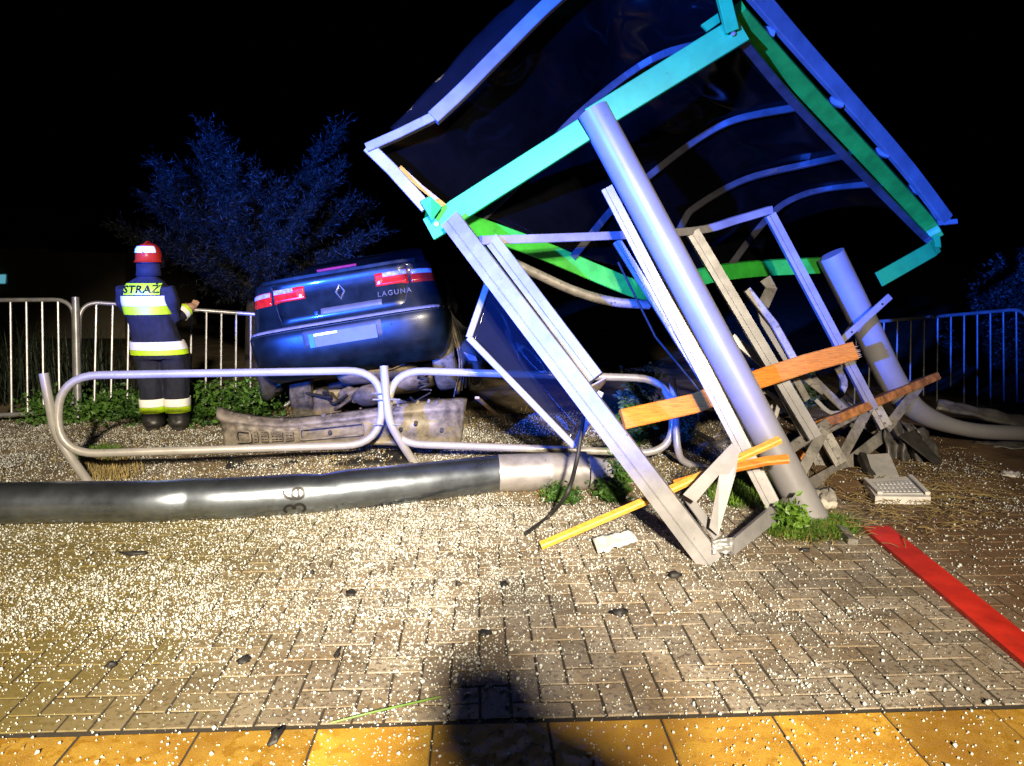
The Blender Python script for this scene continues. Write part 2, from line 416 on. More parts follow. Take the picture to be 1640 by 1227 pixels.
# long beams
rear = catmull([P(684, 340, 4.66), P(760, 362, 4.8), P(870, 402, 5.0), P(960, 440, 5.12), P(1032, 466, 5.2), P(1085, 458, 5.4), P(1135, 440, 5.6), P(1215, 430, 5.8), P(1312, 425, 5.85)], 4)
bar('rear_beam', rear, .06, .12, M_green, SH, up=(-.25, -.2, 1))
front = catmull([P(1178, 18, 4.4), P(1280, 132, 4.95), P(1400, 262, 5.6), P(1478, 348, 6.05), P(1500, 380, 6.1)], 5)
bar('front_beam', front, .085, .11, M_green, SH, up=(.75, -.3, .45))
fc = catmull([P(1186, 62, 4.4), P(1268, 160, 4.95), P(1385, 282, 5.6), P(1468, 366, 6.05), P(1496, 392, 6.1)], 5)
bar('gutter', fc, .05, .055, M_rib, SH, up=(.75, -.3, .45))
fe = catmull([P(1197, -24, 4.3), P(1290, 84, 4.8), P(1380, 185, 5.3), P(1455, 272, 5.75), P(1516, 352, 6.1)], 5)
bar('roof_edge', fe, .105, .05, M_alu, SH, up=(.3, -1, -.1))
bar('roof_edge', [P(1500, 358, 6.08), P(1531, 355, 6.1)], .04, .04, M_alu, SH)
for a, b, d in ((1228, 46, 4.6), (1338, 159, 5.15), (1411, 240, 5.6), (1460, 299, 5.95), (1493, 341, 6.1)):
    bar('clip', [P(a - 10, b + 2, d), P(a + 12, b + 8, d)], .05, .04, M_alu, SH)
bar('far_cross_beam', [P(1498, 394, 6.05), P(1492, 400, 6.02), P(1409, 447, 5.85)], .03, .12, M_turq, SH, up=BU)
bar('far_cross_beam', [P(1498, 380, 6.08), P(1500, 398, 6.05)], .05, .06, M_turq, SH)
bar('bracket', [P(1225, 446, 5.75), P(1235, 462, 5.75), P(1222, 490, 5.7)], .09, .02, M_aludirty, SH)
pipe = catmull([P(815, 418, 4.9), P(862, 440, 4.95), P(920, 466, 5.0), P(980, 483, 5.05), P(1040, 488, 5.1)], 5)
tube('drain_pipe', pipe, .032, M_aludirty, SH)
# roof arches and the smoked vault
Narch = [P(683, 335, 4.6), P(590, 235, 4.5), P(700, 185, 4.48), P(790, 100, 4.52), P(890, 0, 4.55), P(985, -70, 4.6), P(1090, -85, 4.55), P(1160, -55, 4.4), P(1197, -10, 4.3)]
bar('arch', [P(683, 333, 4.55), P(628, 272, 4.52), P(590, 235, 4.5)], .075, .05, M_alu, SH)
bar('arch', [P(588, 238, 4.49), P(640, 215, 4.48), P(703, 184, 4.47)], .055, .05, M_alu, SH)
arch_pts = catmull([P(694, 190, 4.46), P(740, 147, 4.48), P(800, 86, 4.52), P(890, -2, 4.55), P(985, -72, 4.58), P(1090, -88, 4.52), P(1160, -60, 4.4), P(1200, -20, 4.3)], 6)
bar('arch', arch_pts, .085, .05, M_alu, SH)
ribs = [
    [P(772, 350, 4.8), P(835, 288, 4.98), P(920, 190, 5.12), P(1045, 95, 5.05), P(1180, 58, 4.5)],
    [P(918, 412, 5.02), P(985, 331, 5.25), P(1034, 287, 5.4), P(1112, 227, 5.5), P(1178, 192, 5.4), P(1281, 171, 5.02)],
    [P(1058, 440, 5.3), P(1094, 357, 5.6), P(1117, 330, 5.7), P(1195, 287, 5.85), P(1297, 262, 5.75), P(1362, 247, 5.45)],
    [P(1168, 428, 5.68), P(1211, 371, 5.9), P(1255, 327, 6.05), P(1320, 303, 6.05), P(1418, 293, 5.75)],
    [P(1225, 428, 5.8), P(1240, 380, 6.05), P(1300, 350, 6.3), P(1390, 335, 6.25), P(1470, 350, 6.0)]]
for r_ in ribs[:4]: bar('roof_rib', catmull(r_, 6), .05, .028, M_rib, SH)
curves = [Narch[1:] and ([P(676, 330, 4.62), P(600, 240, 4.58), P(700, 178, 4.56)] + [P(790, 92, 4.6), P(890, -10, 4.63), P(985, -80, 4.66), P(1090, -95, 4.6), P(1160, -65, 4.45), P(1200, -18, 4.35)])] + ribs
curves = [resample(catmull(c, 8), 49) for c in curves]
grid = []
for j in range(49):
    col = [c[j] for c in curves]; grid.append(resample(catmull(col, 8), 65))
awn = Vector((-.12, .26, .24)).normalized()
for j, row in enumerate(grid):
    for i, p in enumerate(row):
        k = math.sin(math.pi * min(1, j / 48)) ; s_ = i / 64
        dent = .10 * nz((p.x * 2.2, p.y * 2.2, p.z * 2.2)) + .05 * nz((p.x * 5 + 3, p.y * 5, p.z * 5))
        row[i] = p + awn * (.035 + max(-.03, dent * k * (1.0 if s_ < .45 else .35)))
sheet('roof_sheet', grid, M_roof, SH, th=.006)
# torn outer strip of the vault
strip = []
for i in range(25):
    t = i / 24; a = catmull([P(625, 208, 4.62), P(668, 160, 4.62), P(700, 130, 4.64), P(760, 62, 4.66), P(845, -20, 4.68)], 6)[i]
    b = catmull([P(650, 206, 4.54), P(700, 172, 4.54), P(735, 138, 4.56), P(800, 72, 4.58), P(885, -12, 4.6)], 6)[i]
    strip.append([a.lerp(b, k / 5) + awn * .03 * nz((a.x * 6, k, a.z * 6)) for k in range(6)])
sheet('roof_flap', strip, M_smoke, SH, th=.004)
bar('torn_edge', [P(640, 268, 4.56), P(672, 298, 4.58), P(712, 330, 4.62)], .03, .01, M_splint, SH)
# glazed wall: top rail, mullions, leg
wallrail = catmull([P(770, 385, 4.42), P(945, 379, 4.72), P(1110, 370, 5.0), P(1180, 352, 5.15), P(1234, 336, 5.25)], 5)
bar('top_rail', wallrail, .05, .052, M_alu, SH, up=(0, 0, 1))
GP = lambda w_, t_: [(w_ / 2, -t_ / 2), (w_ / 2, t_ / 2), (w_ * .16, t_ / 2), (w_ * .15, t_ / 2 - .008), (w_ * .11, t_ / 2 - .008), (w_ * .10, t_ / 2), (-w_ / 2, t_ / 2), (-w_ / 2, -t_ / 2)]
la0, la1 = P(722, 352, 4.52), G(1140, 902, 0.0)
bar('leg', [la0, la1], 0, 0, M_alu, SH, up=(-.35, -1, .25), prof=GP(.125, .06))
bar('glazing_bar', [P(788, 384, 4.45), P(955, 605, 4.15)], 0, 0, M_alu, SH, up=(-.3, -1, .25), prof=GP(.085, .05))
plate('glazing_bar_end', [P(937, 622, 4.12), P(970, 604, 4.14), P(968, 612, 4.3), P(943, 640, 4.28)], .008, M_aludirty, SH)
bar('mullion', [P(972, 302, 4.5), P(1248, 834, 4.32)], 0, 0, M_alu, SH, up=(-.2, -1, .2), prof=GP(.07, .05))
bar('mullion', [P(1006, 340, 4.6), P(1256, 828, 4.4)], .035, .03, M_alu, SH)
bar('mullion', [P(988, 387, 4.85), P(1215, 748, 4.7)], 0, 0, M_alu, SH, prof=GP(.055, .05))
bar('glazing_seal', [P(990, 420, 4.9), P(1050, 540, 4.88), P(1172, 688, 4.8)], .014, .014, M_rubber, SH)
bar('mullion', [P(1109, 372, 5.0), P(1305, 700, 5.0)], 0, 0, M_alu, SH, prof=GP(.085, .05))
bar('mullion', [P(1233, 344, 5.22), P(1398, 655, 5.45)], 0, 0, M_alu, SH, prof=GP(.07, .05))
bar('broken_bar', [P(1196, 464, 5.15), P(1240, 520, 5.15), P(1285, 600, 5.15)], .05, .04, M_aludirty, SH)
plate('broken_bar', [P(1210, 490, 5.2), P(1216, 486, 5.2), P(1268, 580, 5.2), P(1258, 586, 5.2), P(1218, 520, 5.2)], .02, M_alu, SH)
bar('broken_bar', [P(1172, 540, 5.2), P(1230, 588, 5.15)], .06, .03, M_alu, SH)
bar('broken_bar', [P(1300, 605, 5.6), P(1352, 656, 5.7)], .055, .04, M_aludirty, SH)
bar('broken_bar', [P(1282, 600, 5.5), P(1318, 628, 5.55)], .05, .035, M_aludirty, SH)
bar('broken_bar', [P(1326, 640, 5.8), P(1400, 690, 5.9)], .06, .04, M_aludirty, SH)
bar('brace', [P(1336, 556, 5.45), P(1425, 475, 5.5)], .05, .022, M_alu, SH)
for t in (.3, .85):
    p_ = P(1336, 556, 5.45).lerp(P(1425, 475, 5.5), t); tube('hole', [p_ + Vector((0, -.016, 0)), p_ + Vector((0, -.010, 0))], .008, M_black, SH, n=8)
# side pane
A_, B_, C_, D_ = P(793, 420, 4.86), P(751, 541, 4.8), P(921, 716, 4.6), P(962, 628, 4.66)
pane = thing('x', '', '') if False else None
fr_ = MB()
for a, b in ((A_, B_), (B_, C_), (C_, D_)): sweep(fr_, [a, b], rect(.042, .03, .005), VIEW)
fr_.build('pane_frame', M_alu, SH)
M_pane = mat('glazing', (.012, .014, .022), .06, alpha=.62, spec=.6, var=.05, rvar=.02)
gpn = [[A_.lerp(D_, i / 16).lerp(B_.lerp(C_, i / 16), j / 16) + Vector((0, .012 + .012 * nz((i * .3, j * .3, 4)), 0)) for j in range(17)] for i in range(17)]
sheet('glass_pane', gpn, M_pane, SH, th=.006)
# bench: backrest plank, slats, brackets
def plank(pts, w_, t_, m, up, splint=True, n=3):
    mb = MB(); sweep(mb, pts, rect(w_, t_, .006), up); o = mb.build('bench_slat', m, SH)
    if splint:
        e = Vector(pts[-1]); d = (e - Vector(pts[-2])).normalized(); q = MB()
        fr = frames([Vector(p) for p in pts], up)[-1]
        for k in range(14):
            c = e + fr[2] * random.uniform(-w_, w_) * .45 + fr[1] * random.uniform(-t_, t_) * .4
            L_ = random.uniform(.012, .05); r_ = .006
            q.add([c - d * .004 + fr[2] * r_, c - d * .004 - fr[2] * r_, c - d * .004 + fr[1] * r_, c + d * L_ + fr[2] * random.uniform(-.01, .01)], [(0, 1, 3), (1, 2, 3), (2, 0, 3)])
        q.build('splinters', M_splint, o)
    return o
plank([P(997, 672, 4.55), P(1110, 647, 4.68), P(1210, 609, 4.80), P(1290, 583, 4.9), P(1368, 562, 5.05)], .125, .035, M_wood, (-.1, -1, .35))
plank([G(866, 874, .022), P(1046, 797, 4.03), P(1140, 754, 4.06), P(1249, 704, 4.08)], .042, .034, M_woody, (0, -.4, 1), False)
plank([P(1080, 776, 4.2), P(1180, 748, 4.15), P(1228, 738, 4.10), P(1263, 735, 4.08)], .05, .034, M_wood, (0, -.6, 1), False)
plate('bench_bracket', [P(1094, 792, 3.9), P(1172, 710, 3.9), P(1184, 722, 3.9), P(1178, 760, 3.9), P(1150, 858, 3.86), P(1136, 845, 3.86), P(1152, 760, 3.9), P(1114, 805, 3.9)], .008, M_alu, SH, nrm=VIEW)
bar('bottom_rail', [P(1098, 792, 4.05), P(1150, 862, 3.9)], .05, .03, M_alu, SH)
plate('kick_plate', [P(1160, 876, 3.8), P(1236, 812, 4.22), P(1246, 834, 4.25), P(1178, 888, 3.82)], .03, M_alu, SH, nrm=VIEW)
plate('kick_plate', [P(1240, 818, 4.25), P(1262, 795, 4.4), P(1262, 800, 4.42), P(1248, 832, 4.3)], .02, M_aludirty, SH, nrm=VIEW)
cg = []
for i in range(9):
    row = []
    for j in range(9):
        p_ = P(1138 + 36 * i / 8, 862 + 24 * j / 8 - 4 * i / 8, 3.78); row.append(p_ + Vector((0, -.02 + .02 * nz((i * .5, j * .5, 1)), .01 * nz((i * .5, j * .5, 7)))))
    cg.append(row)
sheet('crumpled_foot', cg, mat('torn_aluminium', (.45, .45, .45), .3, .7), SH, th=.003)
# far half of the bench
bar('seat_rail', [P(1262, 722, 5.0), P(1325, 678, 5.3)], .07, .05, M_aludirty, SH, up=(0, -1, .6))
plank([P(1322, 677, 5.3), P(1395, 646, 5.65), P(1481, 609, 6.05)], .062, .26, mat('weathered_brown_wood', (.42, .17, .045), .6, var=.3, scale=14, bump=.15), (.43, .89, -.12), False)
for a, b in (((1320, 688, 5.2), (1284, 756, 5.1)), ((1392, 652, 5.5), (1346, 736, 5.3)), ((1474, 616, 5.9), (1420, 686, 5.65))):
    bar('bench_bracket', [P(*a), P(*b)], .075, .012, M_aludirty, SH)
for a, b in (((1318, 692, 5.32), (1346, 742, 5.3)), ((1397, 646, 5.62), (1418, 684, 5.6)), ((1300, 712, 5.5), (1322, 760, 5.5))):
    o = bar('bench_upright', [P(*a), P(*b)], 0, 0, M_aludirty, SH, prof=GP(.09, .05))
    for t in (.2, .5, .8):
        p_ = P(*a).lerp(P(*b), t); tube('bolt', [p_ + Vector((0, -.034, 0)), p_ + Vector((0, -.022, 0))], .009, M_bolt, SH, n=8)
bar('seat_rail', [P(1324, 692, 5.28), P(1392, 656, 5.58)], .03, .03, M_aludirty, SH)
bar('bench_upright', [P(1236, 600, 5.1), P(1288, 700, 5.1)], .04, .04, M_aludirty, SH)
for a, b in (((1250, 640, 5.2), (1235, 690, 5.2)), ((1262, 640, 5.2), (1278, 690, 5.2)), ((1258, 632, 5.3), (1225, 662, 5.3))):
    bar('bench_bracket', [P(*a), P(*b)], .03, .008, M_aludirty, SH)
for a in (1318, 1278): bar('bench_slat', [P(a - 6, 712, 5.6), P(a + 10, 735, 5.6)], .05, .03, M_wood, SH)
bar('kick_plate', [G(1292, 780, .04), P(1356, 744, 5.45), P(1422, 692, 5.8)], .085, .012, M_aludirty, SH, up=(-.3, -1, .3))
# tangled frame pieces under the far half
for pts, w_, t_, m in (([(1190, 640, 5.3), (1228, 628, 5.3), (1262, 660, 5.25)], .03, .02, M_aludirty), ([(1215, 700, 5.2), (1248, 668, 5.3), (1290, 655, 5.4)], .035, .02, M_rib),
                       ([(1330, 655, 5.9), (1352, 618, 5.9), (1342, 590, 5.85)], .05, .025, M_aludirty), ([(1345, 640, 5.8), (1375, 664, 5.7), (1400, 668, 5.7)], .04, .02, M_rib),
                       ([(1240, 590, 5.3), (1270, 604, 5.3), (1292, 640, 5.35)], .05, .03, M_aludirty), ([(1306, 640, 5.5), (1328, 660, 5.5), (1350, 662, 5.5), (1362, 676, 5.45)], .03, .012, M_alu),
                       ([(1205, 590, 5.4), (1218, 640, 5.35), (1210, 700, 5.3)], .02, .012, M_rib)):
    bar('broken_bar', catmull([P(*p) for p in pts], 4), w_, t_, m, SH)
plate('broken_panel', [P(1312, 655, 5.95), P(1352, 640, 5.95), P(1400, 672, 5.9), P(1372, 690, 5.9)], .01, M_rib, SH)
# foot of the near post
tube('post_foot', [base_n + Vector((0, 0, -.02)), base_n + Vector((0, 0, .02))], .13, M_aludirty, SH, n=24)
for a in range(4): 
    p_ = base_n + Vector((.115 * math.cos(a * 1.57 + .6), .115 * math.sin(a * 1.57 + .6), .02)); tube('bolt', [p_, p_ + Vector((0, 0, .02))], .011, M_bolt, SH, n=6)

# ================================================================== FALLEN LAMP POST
LP = thing('lamp_post', 'fallen galvanised lamp post lying dented across the paving', 'lamp post', loc=G(400, 838))
rp = .121
def onground(px, py, r_): g = G(px, py); d = Vector((g.x, g.y, 0)).normalized(); return Vector((g.x, g.y, r_)) + d * r_ * .75
ptsL = [Vector((-6.0, 3.95, rp)), onground(0, 845, rp), onground(250, 842, rp), onground(305, 838, rp), onground(360, 837, rp), onground(470, 830, rp), onground(560, 821, rp), onground(640, 812, rp), onground(805, 792, rp)]
path = catmull(ptsL, 10)
mb = MB(); path = resample(path, 160); fr = frames(path, (0, 0, 1)); K = 40; v = []; f = []
dent_c = [(G(300, 800, .2), .11, .036), (G(515, 765, .2), .13, .016), (G(545, 775, .2), .06, .012), (G(150, 785, .2), .07, .010), (G(345, 790, .2), .05, .012)]
for i, (p, (T, u, s)) in enumerate(zip(path, fr)):
    for k in range(K):
        a = 2 * math.pi * k / K; q = s * (math.cos(a) * rp) + u * (math.sin(a) * rp); w_ = p + q
        for c_, rad, dep in dent_c:
            d = (w_ - c_).length
            if d < rad * 1.6: q = q * (1 - dep / rp * math.exp(-(d / rad) ** 2 * 2.2))
        v.append(p + q)
for i in range(len(path) - 1):
    for k in range(K): f.append((i * K + k, i * K + (k + 1) % K, (i + 1) * K + (k + 1) % K, (i + 1) * K + k))
f.append(tuple(range(K))); f.append(tuple((len(path) - 1) * K + k for k in range(K)))
mb.add(v, f); mb.build('pole', M_steel, LP, True, 60)
sl0, sl1 = path[-1] - (path[-1] - path[-2]).normalized() * .03, onground(938, 788, rp)
d_ = (sl1 - sl0); pr = circ(rp + .004, 40)
mb = MB(); sweep(mb, [sl0, sl0 + d_ * .55, sl0 + d_ * .56, sl0 + d_ * .60, sl0 + d_ * .61, sl1], pr, (0, 0, 1), caps=True, scales=[1, 1, 1.02, 1.02, 1, 1.01]); mb.build('sleeve', M_sleeve, LP, True, 50)
# torn foot of the pole
fg = []
for i in range(17):
    row = []
    for j in range(9):
        a = -2.6 + 3.0 * i / 16; L_ = .01 + (.17 + .05 * math.sin(i * 1.7)) * j / 8
        q = sl1 + d_.normalized() * L_; T, u, s = frames([sl0, sl1], (0, 0, 1))[0]
        rr_ = rp * (.97 - .25 * (j / 8) * abs(math.sin(i * .9))); row.append(q + s * math.cos(a + .9) * rr_ + u * math.sin(a + .9) * rr_ * (1 - .2 * j / 8) - Vector((0, 0, .012 * j / 8)))
    fg.append(row)
sheet('torn_foot', fg, mat('dusty_steel', (.56, .54, .48), .6, .2, var=.2, scale=12), LP, th=.006)
# the number 36, painted round the pole
def arc_pts(cx_, cy_, rx, ry, a0, a1, n=16): return [(cx_ + rx * math.cos(R(a0 + (a1 - a0) * i / n)), cy_ + ry * math.sin(R(a0 + (a1 - a0) * i / n))) for i in range(n + 1)]
three = arc_pts(.5, 1.05, .38, .36, 150, -80, 18) + arc_pts(.5, .42, .44, .40, 80, -150, 20)
six = arc_pts(.5, .44, .40, .40, 0, 360, 26) + arc_pts(.62, .60, .52, .80, 195, 75, 16)
k0 = min(range(len(path)), key=lambda i: abs((path[i] - onground(466, 834, rp)).x))
T, u, s = fr[k0]; pc = path[k0]
GH = .085
mk = MB()
def wrap(tx, ty, lift=.0015):                      # tx: round the pole upwards, ty: along the pole to the left
    a = -.62 + tx * .085 / rp                       # angle from the direction to the camera
    side = -s if s.y > 0 else s
    return pc - T * ((ty - .7) * GH) * (1 if T.x > 0 else -1) + side * math.cos(a) * (rp + lift) + u * math.sin(a) * (rp + lift)
def stroke(pl, ox, wd=.20):
    pts = [Vector((x * .95 + ox, y, 0)) for x, y in pl]; pts = resample(pts, 50); L_, R_ = [], []
    for i, p in enumerate(pts):
        d = (pts[min(i + 1, 49)] - pts[max(i - 1, 0)]).normalized(); n = Vector((-d.y, d.x, 0)) * wd / 2
        L_.append(wrap(p.x + n.x, p.y + n.y)); R_.append(wrap(p.x - n.x, p.y - n.y))
    mk.add(L_ + R_, [(i, i + 1, 51 + i, 50 + i) for i in range(49)])
stroke(three, -.35); stroke(six, .85)
mk.build('number', M_black, LP)

# ================================================================== TUBE RAILING
RL = thing('railing', 'bent cream tube railing in front of the wrecked car', 'railing', loc=G(665, 742))
def panel(c0, c1, c2, c3, r_, fl, name='rail_loop'):
    return tube(name, fillet([c0, c1, c2, c3], fl, True, 8), r_, M_rail, RL, closed=True, n=14)
dL, dM, dR = 5.05, 5.5, 5.55
panel(P(94, 602, dL), P(613, 593, dM), P(610, 712, dM), P(92, 728, dL), .0285, .26)
panel(P(624, 593, dM), P(1074, 607, dR), P(1080, 727, dR), P(621, 710, dM), .0285, .26)
tube('rail_post', catmull([P(70, 598, 5.0), P(80, 650, 5.02), P(90, 692, 5.06), P(115, 735, 5.1), G(146, 777, -.02)], 5), .031, M_rail, RL)
tube('rail_post', catmull([P(615, 586, 5.45), P(619, 640, 5.45), P(625, 675, 5.45), P(642, 708, 5.5), G(668, 748, -.02)], 5), .031, M_rail, RL)
tube('rail_post', catmull([P(1076, 605, 5.55), P(1082, 660, 5.5), P(1085, 715, 5.45), P(1097, 740, 5.5), G(1140, 752, .0)], 5), .027, M_rail, RL)
for a, b in ((604, 630), (605, 640), (606, 680), (633, 640), (634, 680)):
    tube('bolt', [P(a - 8, b, 5.43), P(a + 8, b, 5.43)], .007, M_bolt, RL, n=6)

# ================================================================== BAR FENCES BEHIND
def fence(label, corners, bars, r_=.017, rb=.009, miss=(), fl=.18, m=M_fence, bend=None):
    t = thing('barrier_fence', label, 'fence', 'bar fences along the verge', loc=(corners[3].x, corners[3].y, corners[3].z))
    tube('frame', fillet(corners, fl, True, 8), r_, m, t, closed=True, n=10)
    for k in range(1, bars):
        u = k / bars
        a = corners[0].lerp(corners[1], u); b = corners[3].lerp(corners[2], u)
        if k in miss: b = a.lerp(b, miss[k])
        if bend: b = b + bend(u)
        tube('fence_bar', [a, a.lerp(b, .5), b], rb, m, t, n=7)
    return t
f1 = fence('bar fence panel at the left edge of the picture beside its round post', [P(-190, 482, 6.9), P(118, 480, 7.05), P(121, 660, 7.05), P(-190, 672, 6.9)], 12, .02, .0105)
f2 = fence('bar fence panel behind the firefighter and the car', [P(128, 483, 7.05), P(470, 508, 7.7), P(470, 652, 7.7), P(124, 657, 7.05)], 14, .02, .0105)
tube('post', [P(121, 476, 7.0), P(126, 690, 7.05)], .032, M_fence, f1, n=12)
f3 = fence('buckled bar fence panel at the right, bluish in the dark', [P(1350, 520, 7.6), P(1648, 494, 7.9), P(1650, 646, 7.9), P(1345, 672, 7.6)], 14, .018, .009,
           miss={3: .7, 6: .82, 8: .75, 4: .8}, fl=.22, m=mat('dimmed_fence', (.20, .20, .205), .5, .3, var=.2))  # darker copy of the fence metal, dim light put into its colour

# ================================================================== WRECKED CAR
CAR = thing('wrecked_car', 'wrecked dark blue saloon car seen from behind with its tail raised', 'car')
anchor_l = Vector((0, 0, .66)); anchor_w = P(550, 518, 6.3)
rotm = (Matrix.Rotation(R(-3), 3, 'Z') @ Matrix.Rotation(R(-11), 3, 'X') @ Matrix.Rotation(R(-9.5), 3, 'Y'))
CAR.rotation_euler = rotm.to_euler(); CAR.location = anchor_w - CAR.rotation_euler.to_matrix() @ anchor_l
LOCAL[0] = True
M_car = mat('dark_blue_car_paint', (.004, .0085, .010), .33, .1, var=.35, scale=4, spec=.3, coat=.12, wear=((.03, .026, .02), -.02), bump=.02, bscale=40, rvar=.1)
M_dust = mat('dusty_underside', (.17, .135, .09), .75, var=.35, scale=9, bump=.3, bscale=30)
M_under = mat('dark_underside', (.03, .027, .024), .7, var=.3, scale=9, bump=.2)
M_strip = mat('grey_bumper_strip', (.20, .19, .21), .4, var=.1, scale=12)
M_lampr = mat('red_lens', (.62, .015, .008), .2, var=.15, scale=20, coat=.6)
M_lampc = mat('clear_lens', (.45, .38, .46), .2, var=.25, scale=30, coat=.6)
M_plate = mat('plate_grey', (.085, .08, .08), .5, var=.08)
M_eu = mat('plate_blue', (.01, .08, .5), .4)
M_white = mat('plate_white', (.75, .75, .72), .4, var=.06)
M_chrome = mat('chrome', (.75, .75, .75), .18, .9)
M_cglass = mat('car_glass', (.006, .008, .012), .08, spec=.6, var=.05, rvar=.03)
LV = [(.24, .16, .72), (.28, .06, .78), (.34, .015, .82), (.44, -.02, .85), (.54, -.038, .86), (.60, -.042, .86), (.622, -.032, .855), (.640, -.002, .85), (.652, .028, .845),
      (.70, .036, .84), (.80, .055, .83), (.90, .07, .815), (.975, .068, .80), (1.0, .055, .79), (1.02, .06, .78), (1.03, .14, .72)]
ZS = 1.09
def lev(z):
    for a, b in zip(LV, LV[1:]):
        if a[0] <= z <= b[0]:
            t = (z - a[0]) / (b[0] - a[0]); return a[1] + (b[1] - a[1]) * t, a[2] + (b[2] - a[2]) * t
    return LV[-1][1:] if z > .5 else LV[0][1:]
def surf(u, z, off=0.0):
    y0, w_ = lev(z); r_ = min(.9999, abs(u) / w_); n = 5.0
    return Vector((u, y0 + .34 * (1 - (1 - r_ ** n) ** (1 / n)) - off, z * ZS))
LEN = 3.6
v = []; f = []; us = [math.sin(math.pi / 2 * (i / 16)) for i in range(17)]
for (z, y0, w_) in LV:
    ring = []
    for t in us: p = surf(t * w_ * .9999, z); ring.append(Vector((p.x, p.y, p.z)))
    ring += [Vector((w_, y, z * ZS)) for y in (.95, 1.6, 2.3, 3.0)] + [Vector((w_ * .97, 3.35, z * ZS)), Vector((w_ * .8, LEN - .05, z * ZS)), Vector((w_ * .4, LEN, z * ZS)), Vector((0, LEN, z * ZS))]
    for q in range(17, len(ring)):
        ring[q] += Vector((nz((z * 3, q, 1)), nz((z * 3, q, 5)), 0)) * (.02 if q < 19 else .10)
    lft = [Vector((-p.x, p.y, p.z)) for p in ring[1:-1]][::-1]
    v.append(ring + lft)
K = len(v[0]); vv = [p for r_ in v for p in r_]
for i in range(len(v) - 1):
    for k in range(K): f.append((i * K + k, i * K + (k + 1) % K, (i + 1) * K + (k + 1) % K, (i + 1) * K + k))
f.append(tuple((len(v) - 1) * K + k for k in range(K)))
body = mesh_obj('body', vv, f, M_car, CAR, True, 40)
mesh_obj('floor_pan', [(x * .74, y, .27 * ZS + .02 * math.sin(y * 9 + x * 3)) for y in lin(.14, 3.4, 12) for x in (-1, -.5, 0, .5, 1)],
         [(i * 5 + j, i * 5 + j + 1, i * 5 + j + 6, i * 5 + j + 5) for i in range(11) for j in range(4)], M_dust, CAR)
# greenhouse and roof
gl = [(1.03, .55, 2.9, .70), (1.2, .85, 2.5, .64), (1.33, 1.15, 2.25, .58)]
gv = []; gf = []
for z, y0, y1, w_ in gl: gv += [(-w_, y0, z * ZS), (w_, y0, z * ZS), (w_, y1, z * ZS), (-w_, y1, z * ZS)]
for i in range(2):
    for k in range(4): gf.append((i * 4 + k, i * 4 + (k + 1) % 4, i * 4 + 4 + (k + 1) % 4, i * 4 + 4 + k))
mesh_obj('windows', gv, gf, M_cglass, CAR)
mesh_obj('roof', [(-.59, 1.12, 1.33 * ZS), (.59, 1.12, 1.33 * ZS), (.59, 2.28, 1.33 * ZS), (-.59, 2.28, 1.33 * ZS), (-.5, 1.25, 1.37 * ZS), (.5, 1.25, 1.37 * ZS), (.5, 2.15, 1.37 * ZS), (-.5, 2.15, 1.37 * ZS)],
         [(0, 1, 5, 4), (1, 2, 6, 5), (2, 3, 7, 6), (3, 0, 4, 7), (4, 5, 6, 7)], M_car, CAR)
def patch(name, u0, u1, z0, z1, off, m, parent=CAR, nu=24, nv=8, edge=True, shape=None):
    g = []
    for i in range(nu + 1):
        row = []
        for j in range(nv + 1):
            a, b = i / nu, j / nv; u = u0 + (u1 - u0) * a; z = z0 + (z1 - z0) * b
            if shape: u, z = shape(a, b, u, z)
            o_ = off
            if edge and (i in (0, nu) or j in (0, nv)): o_ = off * .1 - .002
            row.append(surf(u, z, o_))
        g.append(row)
    return sheet(name, g, m, parent)
# boot lid with its dark shut lines
def lidshape(a, b, u, z):
    k = 1 - .10 * (1 - b) ** 2
    return u * k, z
gap = patch('shut_line', -.600, .600, .665, 1.005, .004, M_under, shape=lidshape)
lid = patch('boot_lid', -.588, .588, .672, 1.015, .013, M_car, nv=14, shape=lidshape)
sp = MB(); sweep(sp, [surf(u, 1.0, .012) + Vector((0, .03, .022)) for u in lin(-.66, .66, 25)], rect(.075, .045, .015), (0, 0, 1)); sp.build('spoiler_lip', M_car, lid, True, 40)
br = MB(); sweep(br, [surf(u, 1.01, .02) + Vector((0, .02, .044)) for u in lin(-.17, .17, 9)], rect(.04, .022, .006), (0, 0, 1)); br.build('brake_light', mat('dim_red_lens', (.28, .01, .05), .25, coat=.6), lid)
for s_ in (-1, 1):
    def shp_in(a, b, u, z, s_=s_): return u, z + .012 * math.sin(a * 3)
    t = patch('tail_light', s_ * .30, s_ * .585, .845, .965, .022, M_lampr, nv=8); 
    patch('clear_lens', s_ * (.37 if s_ > 0 else .40), s_ * .583, .908, .963, .026, M_lampc, t, nv=4)
    lens = MB(); c_ = surf(s_ * .345, .897, .026); lens.add([c_ + Vector((math.cos(a) * .03 * q, -.004 * (1 - q), math.sin(a) * .03 * q)) for q in (.2, 1) for a in lin(0, 6.28, 13)], [(i, i + 1, i + 14, i + 13) for i in range(12)])
    lens.build('lens_ring', mat('bright_red_lens', (.8, .05, .02), .2, coat=.6), t, True)
    t = patch('tail_light', s_ * .607, s_ * .795, .845, .955, .012, M_lampr, nv=8)
    patch('clear_lens', s_ * .610, s_ * .79, .905, .953, .016, M_lampc, t, nv=4)
